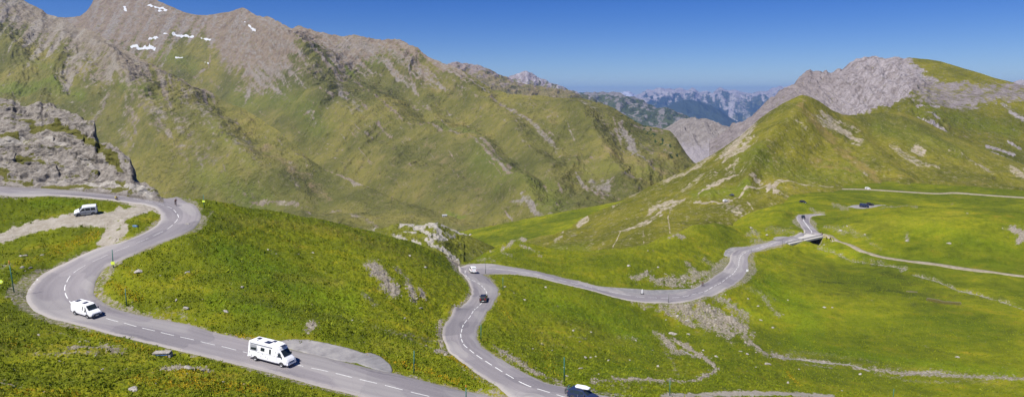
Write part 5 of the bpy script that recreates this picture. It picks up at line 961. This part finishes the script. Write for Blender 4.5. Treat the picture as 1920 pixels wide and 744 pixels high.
# ---------------------------------------------------------------- people
def skin_mesh(name, V, E, Rad, mat, parent, root=0, sub=1, mods=True):
    me = bpy.data.meshes.new(name); me.from_pydata([Vector(v) for v in V], E, []); o = link(name, me, mat, parent)
    o.modifiers.new('skin', 'SKIN'); me.skin_vertices[0]
    for i, r in enumerate(Rad):
        me.skin_vertices[0].data[i].radius = (r, r) if not isinstance(r, tuple) else r
        me.skin_vertices[0].data[i].use_root = (i == root)
    s = o.modifiers.new('sub', 'SUBSURF'); s.levels = sub; s.render_levels = sub
    return o
def figure(label, pose, top, legs, head, hatmat, cat='person'):
    """pose: dict of joints; one continuous body with jacket, shorts and helmet over it"""
    root = empty('person'); tag(root, label, cat); P = pose
    V = [P['hip'], P['waist'], P['chest'], P['neck'], P['head'], P['crown']]; Rd = [.13, .125, .15, .055, .085, .06]; E = [(i, i+1) for i in range(5)]
    idx = {}
    for s_ in ('l', 'r'):
        b = len(V); V += [P['sh'+s_], P['el'+s_], P['wr'+s_], P['ha'+s_]]; Rd += [.065, .045, .03, .035]; E += [(2, b), (b, b+1), (b+1, b+2), (b+2, b+3)]; idx['a'+s_] = b
        b = len(V); V += [P['th'+s_], P['kn'+s_], P['an'+s_], P['to'+s_]]; Rd += [.095, .065, .04, .035]; E += [(0, b), (b, b+1), (b+1, b+2), (b+2, b+3)]; idx['t'+s_] = b
    skin_mesh('body', V, E, Rd, M('skin'), root)
    V2 = [P['hip'], P['waist'], P['chest']]; R2 = [.145, .145, .165]; E2 = [(0, 1), (1, 2)]
    for s_ in ('l', 'r'): b = len(V2); V2 += [P['sh'+s_], P['el'+s_]]; R2 += [.082, .06]; E2 += [(2, b), (b, b+1)]
    skin_mesh('jersey', V2, E2, R2, M(top), root)
    V3 = [P['hip']]; R3 = [.155]; E3 = []
    for s_ in ('l', 'r'):
        b = len(V3); V3 += [P['th'+s_], P['kn'+s_]]; R3 += [.11, .078]; E3 += [(0, b), (b, b+1)]
        if legs == 'trousers' or legs == 'blue_trousers': V3.append(P['an'+s_]); R3.append(.055); E3.append((b+1, b+2))
    skin_mesh('shorts' if 'trousers' not in legs else 'trousers', V3, E3, R3, M('dark_cloth'), root)
    h = Vector(P['head']); c = Vector(P['crown']); d = (c-h).normalized()
    skin_mesh('helmet' if hatmat != 'brown' else 'hair', [h+d*.03, h+d*.11], [(0, 1)], [.105, .07], M(hatmat), root)
    return root
RIDE = dict(hip=(-.2, 0, .98), waist=(-.08, 0, 1.14), chest=(.12, 0, 1.34), neck=(.22, 0, 1.44), head=(.3, 0, 1.52), crown=(.33, 0, 1.6),
  shl=(.14, .18, 1.36), ell=(.3, .24, 1.16), wrl=(.42, .21, 1.02), hal=(.47, .2, .98), shr=(.14, -.18, 1.36), elr=(.3, -.24, 1.16), wrr=(.42, -.21, 1.02), har=(.47, -.2, .98),
  thl=(-.15, .1, .95), knl=(.15, .11, .78), anl=(-.05, .11, .42), tol=(.07, .11, .36), thr=(-.15, -.1, .95), knr=(.12, -.11, .58), anr=(-.12, -.11, .2), tor=(.0, -.11, .16))
STANDP = dict(hip=(0, 0, .92), waist=(0, 0, 1.1), chest=(0, 0, 1.32), neck=(0, 0, 1.48), head=(.01, 0, 1.6), crown=(.01, 0, 1.7),
  shl=(0, .19, 1.38), ell=(-.02, .24, 1.1), wrl=(.06, .23, .88), hal=(.08, .23, .8), shr=(0, -.19, 1.38), elr=(-.02, -.24, 1.1), wrr=(.08, -.22, .9), har=(.1, -.22, .82),
  thl=(0, .1, .88), knl=(.02, .11, .48), anl=(0, .12, .08), tol=(.15, .13, .04), thr=(0, -.1, .88), knr=(.03, -.11, .48), anr=(0, -.12, .08), tor=(.15, -.13, .04))
SIT = dict(hip=(0, 0, .32), waist=(.02, 0, .5), chest=(.1, 0, .74), neck=(.16, 0, .88), head=(.22, 0, .98), crown=(.23, 0, 1.07),
  shl=(.1, .2, .78), ell=(.28, .26, .55), wrl=(.45, .18, .5), hal=(.52, .15, .5), shr=(.1, -.2, .78), elr=(.28, -.26, .55), wrr=(.45, -.18, .5), har=(.52, -.15, .5),
  thl=(.1, .12, .3), knl=(.5, .16, .5), anl=(.42, .15, .1), tol=(.58, .16, .05), thr=(.1, -.12, .3), knr=(.5, -.16, .5), anr=(.42, -.15, .1), tor=(.58, -.16, .05))
def rider(lab, blab, top, hat, p1, p2, sc=1.15, col='dark_cloth'):
    a = figure(lab, RIDE, top, 'shorts', None, hat); b = bicycle(blab, col)
    for o in (a, b): stand(o, *p1, px2=p2[0], py2=p2[1], sc=sc, dz=.08)
rider('cyclist dressed in black riding round the upper left bend', 'bicycle under the cyclist dressed in black', 'dark_cloth', 'dark_cloth', (329.5, 386), (338, 391), 1.2)
rider('distant cyclist in a pale teal helmet climbing the road bend', 'bicycle under the cyclist in the teal helmet', 'brown', 'teal', (1317, 536), (1300, 543), 1.2)
s1 = figure('person in a yellow jacket and pale hat crouching beside the upper road', SIT, 'yellow', 'trousers', None, 'white_cloth'); stand(s1, 217, 375, px2=226, py2=377, sc=1.15)
for i, (x, y, lab, tp) in enumerate(((1551.5, 448, 'distant person in a yellow top beside the track by the bridge', 'yellow'), (1555.5, 447.5, 'distant person in dark clothes beside the one in yellow', 'dark_cloth'), (1543, 440, 'distant person in dark clothes alone at the end of the bridge', 'dark_cloth'))):
    a = figure(lab, STANDP, tp, 'trousers', None, 'brown'); stand(a, x, y, ang=1.2+i, sc=1.35, dz=.1)

# ---------------------------------------------------------------- snow poles, signs, bollard
def pole(px, yb, yt, label, tip=None, sign=None, col='pole_green', lean=0., rad=.085):
    p = hit(px, yb); k = p[1]*CT-p[2]*ST; h = (yb-yt)/F*k*1.02
    gzv = float(gz(p[0], p[1])); root = empty('snow_pole', (p[0], p[1], gzv-.1), (0, lean, 0)); tag(root, label, 'snow pole', 'tall thin snow poles beside the roads')
    hh = h+.1; bm = bmesh.new(); tube(bm, [(0, 0, -.3), (0, 0, hh*(1 if not tip else .86))], rad*1.1, 8, rad*.85); bm_obj('shaft', bm, M(col), root, smooth=True)
    if tip: bm = bmesh.new(); tube(bm, [(0, 0, hh*.86), (0, 0, hh)], rad*.85, 8, rad*.6); bm_obj('tip', bm, M(tip), root, smooth=True)
    if sign:
        w_, h_, z_, m_ = sign; bm = bmesh.new(); box(bm, (-w_/2, -rad-.04, z_-h_/2), (w_/2, -rad-.005, z_+h_/2)); bm_obj('sign_plate', bm, M(m_), root, bevel=.01)
    return root
pole(26.5, 547, 487, 'tall green snow pole with orange tip left of the left hairpin', 'orange', lean=-.05)
pole(212.5, 501, 467, 'dark snow pole with a small yellow sign inside the upper bend', sign=(.75, .65, 1.1, 'lemon'), lean=.02)
pole(237.5, 573, 541, 'thin green snow pole inside the left hairpin, in orange flowers', lean=0.)
pole(383, 391, 366, 'snow pole with a yellow plate outside the upper right bend', sign=(.7, .5, 1.9, 'lemon'))
pole(776, 700, 655, 'green snow pole on the grass between the two roads', lean=.03)
pole(874, 752, 719, 'green snow pole with orange tip at the bottom edge between the roads', 'orange')
pole(902, 639, 607, 'thin dark snow pole on the inner side of the lower road bend')
pole(1058, 721, 672, 'tall green snow pole behind the dark blue estate car', lean=-.015)
pole(1256, 741, 711, 'green snow pole above the gravel strip at the bottom', lean=-.03)
pole(1674, 752, 726, 'green snow pole cut by the bottom edge in front of the stony stream')
pole(943, 545, 520, 'short green snow pole in the grass right of the black hatchback')
pole(910.5, 513, 493, 'grey snow pole beside the white people carrier', col='pole_grey')
pole(1253, 567, 547, 'grey snow pole in the middle of the long lower road', col='pole_grey', lean=.04)
pole(1400.5, 516, 503, 'short post with a white plate on the outside of the far bend', sign=(.9, .9, 2.2, 'white'), col='pole_grey')
pole(1408.5, 479, 466, 'grey snow pole at the top of the far bend', col='pole_grey')
pole(1466.5, 461, 447, 'grey snow pole between the far bend and the bridge', col='pole_grey')
pole(1510.5, 437, 426, 'grey snow pole at the left end of the bridge', col='pole_grey')
p = hit(2, 541); r_ = empty('road_sign', (p[0], p[1], float(gz(p[0], p[1])))); tag(r_, 'yellow sign plate on a post cut by the left edge', 'road sign')
bm = bmesh.new(); tube(bm, [(-.2, .02, -.3), (-.2, .02, 1.5)], .04); bm_obj('post', bm, M('steel'), r_)
bm = bmesh.new(); panel_pts(bm, [(-.9, -.03, .9), (.3, -.03, 1.05), (.62, -.03, 1.45), (.35, -.03, 1.75), (-.9, -.03, 2.0)], (0, -1, 0), .02); bm_obj('sign_plate', bm, M('lemon'), r_)
bm = bmesh.new(); panel_pts(bm, [(.1, -.055, 1.3), (.42, -.055, 1.42), (.3, -.055, 1.5), (.05, -.055, 1.42)], (0, -1, 0), .01); bm_obj('arrow', bm, M('white'), r_)
p = hit(1204, 551); r_ = empty('bollard', (p[0], p[1], p[2]+.05)); tag(r_, 'white bollard with dark foot on the paved layby', 'bollard')
bm = bmesh.new(); tube(bm, [(0, 0, .2), (0, 0, 1.5), (0, 0, 1.6)], .2, 12, .17); bm_obj('post', bm, M('white'), r_, smooth=False)
bm = bmesh.new(); box(bm, (-.55, -.35, 0), (.55, .35, .22)); bm_obj('foot', bm, M('plastic'), r_, bevel=.05)

# ---------------------------------------------------------------- bridge
br_ = empty('bridge'); A0 = at_z(1473, 456, -71); A1 = at_z(1540, 441, -71); B0 = at_z(1450, 450.5, -71); B1 = at_z(1511, 438, -71)
tag(br_, 'small concrete bridge with pale kerbs over the stream', 'bridge')
def beam(bm, a, b, w, z0, z1):
    a = Vector(a[:2].tolist()+[0]); b = Vector(b[:2].tolist()+[0]); d = (b-a).normalized(); s = Vector((-d.y, d.x, 0))*w/2
    vs = [bm.verts.new((q.x, q.y, z)) for z in (z0, z1) for q in (a+s, a-s, b-s, b+s)]
    for f in ((0, 1, 2, 3), (7, 6, 5, 4), (0, 4, 5, 1), (1, 5, 6, 2), (2, 6, 7, 3), (3, 7, 4, 0)): bm.faces.new([vs[i] for i in f])
bm = bmesh.new(); beam(bm, A0, A1, .45, -71.6, -70.45); bm_obj('kerb', bm, M('concrete'), br_, bevel=.03)
bm = bmesh.new(); beam(bm, B0, B1, .45, -71.6, -70.5); bm_obj('kerb', bm, M('concrete'), br_, bevel=.03)
def lerp(a, b, t_): return a+(b-a)*t_
bm = bmesh.new(); c0_ = lerp((A0+B0)/2, (A1+B1)/2, .02); c1__ = (A1+B1)/2; beam(bm, c0_, c1__, 10.5, -72.0, -71.12); bm_obj('deck', bm, M('concrete'), br_)
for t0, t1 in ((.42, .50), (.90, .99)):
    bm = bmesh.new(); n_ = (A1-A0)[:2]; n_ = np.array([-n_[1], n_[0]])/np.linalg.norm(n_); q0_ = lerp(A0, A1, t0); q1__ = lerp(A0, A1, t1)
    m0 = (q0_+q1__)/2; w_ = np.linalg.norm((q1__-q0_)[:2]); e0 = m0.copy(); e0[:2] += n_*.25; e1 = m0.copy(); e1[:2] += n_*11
    beam(bm, e0, e1, w_, -80, -72.0); bm_obj('abutment', bm, M('conc_shaded'), br_)  # darkened concrete: the shade under the deck is put into its colour
# added wall shuts the far end of the opening so that no light enters
bm = bmesh.new(); e0 = lerp(A0, A1, .45); e1 = lerp(A0, A1, .97); e0[:2] += n_*10.5; e1[:2] += n_*10.5; beam(bm, e0, e1, .4, -80, -72.0); bm_obj('shade_wall', bm, M('conc_shaded'), br_)

# ---------------------------------------------------------------- tiny things out on the far slopes
def on_slope(G, px, py):
    q = (G['PX']-px)**2+(G['PY']-py)**2+1e4*(G['v'] > .98); i = np.unravel_index(np.argmin(q), q.shape); return Vector((G['X'][i], G['Y'][i], G['Z'][i]))
for src, px_, py_, lab, mt, an_ in ((c1_, 1372, 365, 'tiny dark blue car on the pale footpath of the right hill', 'navy', 2.6), (v3, 1361, 380, 'tiny white van at the pale clearing below the footpath', None, .4)):
    o = clone(src, lab, mt); p_ = on_slope(G9, px_, py_); o.rotation_mode = 'XYZ'; o.matrix_world = Matrix.Translation(p_+Vector((0, 0, .35)))@Matrix.Rotation(an_, 4, 'Z')@Matrix.Scale(.85, 4)
p_ = on_slope(G1, 833, 408); hut = empty('hut', p_, (0, 0, .2)); hut.scale = (.62,)*3; tag(hut, 'tiny hut with a blue grey roof on the valley floor', 'hut')
bm = bmesh.new(); box(bm, (-4.5, -2.6, -1.5), (4.5, 2.6, 2.6)); bm_obj('wall', bm, M('concrete'), hut)
bm = bmesh.new(); vs = [bm.verts.new(v) for v in ((-4.9, -3.1, 2.5), (4.9, -3.1, 2.5), (4.9, 3.1, 2.5), (-4.9, 3.1, 2.5), (-4.9, 0, 4.6), (4.9, 0, 4.6))]
for f_ in ((0, 1, 5, 4), (2, 3, 4, 5), (0, 4, 3), (1, 2, 5), (0, 3, 2, 1)): bm.faces.new([vs[i] for i in f_])
bm_obj('roof', bm, M('greyp'), hut)
bm = bmesh.new(); box(bm, (1.5, -2.66, -.2), (2.8, -2.58, 2.0)); bm_obj('door', bm, M('plastic'), hut)
bm = bmesh.new(); box(bm, (-3., -2.66, .6), (-1.6, -2.58, 1.7)); bm_obj('window', bm, M('glass'), hut)

# ---------------------------------------------------------------- boulders: each a thing of its own
def rock_mesh(seed, sub=3, flat=.6):
    bm = bmesh.new(); bmesh.ops.create_icosphere(bm, subdivisions=sub, radius=1); r = random.Random(seed)
    pl = [(Vector((r.uniform(-1, 1), r.uniform(-1, 1), r.uniform(-.6, 1))).normalized(), r.uniform(.45, .85)) for _ in range(9)]
    for v in bm.verts:
        c = v.co.copy()
        for n_, d_ in pl:
            e = c.dot(n_)-d_
            if e > 0: c -= n_*e*.9
        c *= 1+.06*math.sin(c.x*9+seed)*math.cos(c.y*8-seed)+.04*math.sin(c.z*15+c.x*7)
        v.co = Vector((c.x*1.25, c.y, c.z*flat))
    me = bpy.data.meshes.new('boulder'); bm.to_mesh(me); bm.free(); return me
t = NT('boulder_stone'); c = t.co(); n2 = t.noise(c, 2.2, 5, .7)
BST = t.out(t.ramp(n2, [(.3, (.16, .145, .13)), (.5, (.32, .295, .265)), (.7, (.48, .45, .41))]), .92, t.bump(n2, .15, .8), spec=.15)
RM = [rock_mesh(s, 3, f) for s, f in ((1, .6), (2, .5), (3, .7), (4, .45), (5, .62))]
for m_ in RM: m_.materials.append(BST)
def boulder(px, py, w, label, group=None, i=0):
    p = hit(px, py); s_ = w/F*(p[1]*CT-p[2]*ST)/2.3
    o = bpy.data.objects.new('boulder', RM[i % 5]); COL.objects.link(o); o.location = (p[0], p[1], float(gz(p[0], p[1]))+s_*.12); o.scale = (s_, s_*random.uniform(.8, 1.1), s_*random.uniform(.8, 1.15)); o.rotation_euler = (random.uniform(-.15, .15), random.uniform(-.15, .15), random.uniform(0, 6.28) if w < 12 else random.uniform(-.4, .4))
    tag(o, label, 'boulder', group); return o
boulder(350, 511, 12, 'pale boulder with a tan top in the meadow inside the upper bend', None, 0)
boulder(260, 510, 17, 'dark grey boulder with a shaded face among orange flowers', None, 2)
boulder(423, 581, 12, 'round brown boulder in bright grass left of the motorhome', None, 4)
boulder(350, 577, 14, 'pale flat boulder in the worn patch inside the hairpin', None, 1)
boulder(249, 729, 24, 'wide grey boulder lying in the lowest meadow at the bottom left', None, 3)
boulder(352, 420, 12, 'low tan slab beside the outer edge of the upper bend', None, 1)
boulder(48, 479, 11, 'pale flat boulder above the left hairpin', None, 1)
boulder(42, 504, 9, 'small grey boulder right of the tall pole with orange tip', None, 2)
boulder(352, 692, 14, 'brown boulder beside the bare streak below the road', None, 4)
boulder(1063, 702, 9, 'cream boulder on the verge behind the tall green pole', None, 0)
boulder(1088, 694, 11, 'cream boulder in the grass right of the tall green pole', None, 1)
boulder(1263, 627, 18, 'long brown slab at the head of the dry gully', None, 3)
boulder(1290, 628, 9, 'short brown block right of the long brown slab', None, 2)
boulder(1343, 667, 11, 'brown stone on the grass mound above the gully bend', None, 0)
boulder(1440, 685, 13, 'grey slab at the left end of the stony stream', None, 1)
boulder(254, 424.5, 15, 'low blue grey slab at the edge of the gravel turnout', None, 1)
o = bpy.context.scene.objects[-1]
o = [x for x in COL.objects if x.get('label') == 'low blue grey slab at the edge of the gravel turnout'][0]; o.data = o.data.copy(); o.data.materials[0] = M('blue')
# stone culvert head below the road
p = hit(306, 665); cv = empty('culvert', (p[0], p[1], float(gz(p[0], p[1]))), (0, 0, .1)); tag(cv, 'small stone culvert head with a blue plank below the road', 'culvert')
bm = bmesh.new(); box(bm, (-1.3, -.5, -.4), (-.9, .5, .55)); box(bm, (.9, -.5, -.4), (1.3, .5, .5)); bm_obj('side_stone', bm, BST, cv, bevel=.06)
bm = bmesh.new(); box(bm, (-1.4, -.6, .55), (1.2, .6, .78)); bm_obj('cap_stone', bm, BST, cv, bevel=.06)
bm = bmesh.new(); box(bm, (-.88, -.52, .3), (.88, -.44, .48)); bm_obj('plank', bm, M('blue'), cv, bevel=.02)
GL = 'pale boulder lying scattered on the green slopes'; 
sc_pts = [(520,478),(505,470),(455,540),(300,520),(330,560),(380,560),(640,590),(660,600),(560,475),(590,470),(690,560),(705,430),(720,440),(880,440),(770,480),(800,500),(790,575),(760,600),(800,645),(1015,640),(1000,655),(1035,655),(1120,668),(1180,674),(1233,683),(1108,671),(1140,674),(1100,670),(1120,700),(1060,690),(1020,700),(1085,640),(1075,618),(1110,625),(1195,640),(1320,658),(1390,657),(1403,665),(1425,600),(1450,612),(1480,560),(1470,590),(1400,560),(1372,590),(1345,600),(1310,590),(1290,600),(1270,590),(1250,600),(1330,575),(1285,575),(1420,572),(1560,578),(1548,577),(1795,671),(1577,730),(1480,715),(1500,690),(1420,690),(1610,700),(1545,460),(1590,425),(1575,430),(1620,440),(1780,455),(1815,400),(1880,428),(1700,450),(950,540),(965,550),(985,560),(1005,520),(1020,538),(1235,500),(1250,515),(1180,500),(1212,470),(1330,520),(1295,535),(1280,520),(1365,470),(1440,440),(1410,425),(1470,435),(40,480),(80,480),(60,505),(20,560),(70,630),(150,640),(190,690),(240,690),(290,715),(420,715),(455,720),(180,668),(110,675),(30,690)]
for i, (x, y) in enumerate(sc_pts): boulder(x+random.uniform(-3, 3), y+random.uniform(-2, 2), random.uniform(4, 8.5), GL, 'pale boulders scattered over the green slopes', i)

# ---------------------------------------------------------------- rubble and herb tufts: uncounted ground cover
G_ = GR; prob = np.clip(G_['rock']-.45, 0, 1)*(G_['RR'] < 420)*(G_['RR'] > 80)*(G_['RD'] > .4)*np.where((G_['PY'] > 652) & (G_['PX'] > 1425), .12, 1)
cell = (G_['RR']**2); m = (np.abs((G_['PX']-960)) < 1010) & (G_['PY'] < 780)
def sample(w_, n_):
    w_ = (w_*m).ravel(); cdf = np.cumsum(w_); s = np.searchsorted(cdf, rng.random(n_)*cdf[-1]); return s
s = sample(prob, 6500)
base = [Vector(v) for v in ((1, 0, -.4), (.2, .95, -.4), (-.9, .5, -.4), (-.7, -.7, -.4), (.4, -.9, -.4), (.55, .1, .6), (-.1, .5, .75), (-.45, -.25, .6))]
fc = [(0, 1, 5), (1, 6, 5), (1, 2, 6), (2, 7, 6), (2, 3, 7), (3, 4, 7), (4, 5, 7), (4, 0, 5), (5, 6, 7)]
bv = np.array([list(v) for v in base]); n_ = len(s)
xs = G_['X'].ravel()[s]+rng.normal(0, .5, n_); ys = G_['Y'].ravel()[s]+rng.normal(0, .8, n_); zs = gz(xs, ys)
size = rng.lognormal(-2.05, .5, n_)*np.clip(np.hypot(xs, ys)/170, .7, 1.5); an = rng.uniform(0, 6.28, n_)
P = bv[None]*rng.uniform(.6, 1.35, (n_, 8, 3))*size[:, None, None]; ca, sa = np.cos(an)[:, None], np.sin(an)[:, None]
PXr = P[..., 0]*ca-P[..., 1]*sa+xs[:, None]; PYr = P[..., 0]*sa+P[..., 1]*ca+ys[:, None]; PZr = P[..., 2]*.8+zs[:, None]+size[:, None]*.15
co = np.stack([PXr, PYr, PZr], -1).reshape(-1, 3); fa = (np.array(fc)[None]+np.arange(n_)[:, None, None]*8).reshape(-1, 3)
t = NT('rubble_stone'); c = t.co(); RUB = t.out(t.ramp(t.noise(c, .9, 5, .75), [(.3, (.12, .10, .08)), (.5, (.21, .185, .15)), (.7, (.34, .31, .265))]), .93, spec=.15)
tag(link('rubble', tri_mesh('rubble', co, fa), RUB), 'loose grey rubble on the scree patches and stream banks', 'rubble', kind='stuff')
def tufts(name, wgt, n_, h, mat, lab, spread=1.):
    s = sample(wgt, n_); xs = G_['X'].ravel()[s]+rng.normal(0, .25, n_); ys = G_['Y'].ravel()[s]+rng.normal(0, .5, n_)
    zs = gz(xs, ys); hh = h*rng.lognormal(0, .35, n_); K = 4
    co = np.zeros((n_, K, 3, 3)); 
    for k in range(K):
        a = rng.uniform(0, 6.28, n_); w_ = hh*rng.uniform(.35, .8, n_)*spread; lx, ly = np.cos(a), np.sin(a); ox, oy = rng.normal(0, .25, n_)*hh, rng.normal(0, .25, n_)*hh
        co[:, k, 0] = np.stack([xs+ox-lx*w_/2, ys+oy-ly*w_/2, zs-.03], -1); co[:, k, 1] = np.stack([xs+ox+lx*w_/2, ys+oy+ly*w_/2, zs-.03], -1)
        co[:, k, 2] = np.stack([xs+ox+rng.normal(0, .45, n_)*hh, ys+oy+rng.normal(0, .45, n_)*hh, zs+hh*rng.uniform(.6, 1.1, n_)], -1)
    co = co.reshape(-1, 3); tag(link(name, tri_mesh(name, co, np.arange(len(co)).reshape(-1, 3)), mat), lab, name.replace('_', ' '), kind='stuff')
cover = (1-padm)*(1-np.clip(G_['rock']*1.6, 0, 1))*(1-np.clip(G_['gravel']*1.5, 0, 1))*(G_['RD'] > .5)*(1-np.clip(G_['water'], 0, 1))*(G_['RR'] > 80)
def leafm(name, a, b):
    t = NT(name); c = t.co(); return t.out(t.mix(t.ms(t.noise(c, .35, 4, .7), .35, .65), a, b), .8, spec=.15)
clump = sstep(-.1, .45, fbm(G_['X']/5, G_['Y']/5, 301, 4))
tufts('grass', cover*(.35+clump)*(G_['RR'] < 330), 150000, .2, leafm('grass_blade', (.12, .165, .006), (.22, .245, .014)), 'tussocks of grass and herbs over the near slopes')
tufts('wildflowers', cover*np.clip(G_['flower'], 0, 1)**2.5*(G_['RR'] < 240), 5000, .13, leafm('flower_petal', (.42, .26, .008), (.50, .38, .02)), 'orange and yellow wildflowers along the verges', 1.3)

# ---------------------------------------------------------------- light, air, camera
w = bpy.data.worlds.new('World'); scene.world = w; w.use_nodes = True; nt = w.node_tree; nt.nodes.clear()
sky = nt.nodes.new('ShaderNodeTexSky'); sky.sky_type = 'NISHITA'; sky.sun_disc = False
SEL, SDX, SDY = R(55), -.72, -.70        # the sun stands behind the viewer's left shoulder
sky.sun_elevation = SEL; sky.sun_rotation = math.atan2(SDX, SDY) % (2*math.pi)
sky.altitude = 2600; sky.air_density = 1.0; sky.dust_density = 0.; sky.ozone_density = 5.0
bg = nt.nodes.new('ShaderNodeBackground'); bg.inputs[1].default_value = .058
wo = nt.nodes.new('ShaderNodeOutputWorld'); hs = nt.nodes.new('ShaderNodeHueSaturation'); hs.inputs['Saturation'].default_value = 1.35; hs.inputs['Hue'].default_value = .522; nt.links.new(sky.outputs[0], hs.inputs['Color']); nt.links.new(hs.outputs[0], bg.inputs[0]); nt.links.new(bg.outputs[0], wo.inputs[0])
l = bpy.data.lights.new('sun', 'SUN'); l.energy = 4.6; l.angle = R(.5); l.color = (1, .96, .89)
so = bpy.data.objects.new('sun', l); COL.objects.link(so)
d = Vector((SDX*math.cos(SEL)/math.hypot(SDX, SDY), SDY*math.cos(SEL)/math.hypot(SDX, SDY), math.sin(SEL)))
so.rotation_euler = d.to_track_quat('Z', 'Y').to_euler(); so.location = d*300
cam = bpy.data.cameras.new('camera'); co_ = bpy.data.objects.new('camera', cam); COL.objects.link(co_)
cam.sensor_width = 36; cam.lens = 36*F/1920; cam.clip_end = 60000; cam.clip_start = .5
co_.location = (0, 0, 0); co_.rotation_euler = (math.pi/2-TH, 0, 0); scene.camera = co_
# the air: one closed box of faint even haze
bm = bmesh.new(); bmesh.ops.create_cube(bm, size=1)
lo = np.array([-9500, -400, -4300.]); hi = np.array([21500, 36000, 460.])
for v in bm.verts: v.co = Vector([lo[i] if v.co[i] < 0 else hi[i] for i in range(3)])
hm = bpy.data.meshes.new('haze'); bm.to_mesh(hm)
m = bpy.data.materials.new('haze'); m.use_nodes = True; m.node_tree.nodes.clear()
pv = m.node_tree.nodes.new('ShaderNodeVolumePrincipled'); ou = m.node_tree.nodes.new('ShaderNodeOutputMaterial')
m.node_tree.links.new(pv.outputs[0], ou.inputs['Volume']); pv.inputs['Density'].default_value = HAZE; pv.inputs['Color'].default_value = (.17, .38, 1., 1); pv.inputs['Anisotropy'].default_value = .2
if HAZE > 0: tag(link('haze', hm, m), 'faint pale blue air over the whole valley', 'haze', kind='stuff')
scene.view_settings.view_transform = 'Standard'; scene.view_settings.look = 'None'; scene.view_settings.exposure = EXPO; scene.view_settings.gamma = 1
scene.render.engine = 'CYCLES'; cy = scene.cycles
cy.max_bounces = 4; cy.diffuse_bounces = 2; cy.glossy_bounces = 2; cy.volume_bounces = 0; cy.transmission_bounces = 2
cy.use_denoising = True; cy.use_adaptive_sampling = True; cy.adaptive_threshold = .02
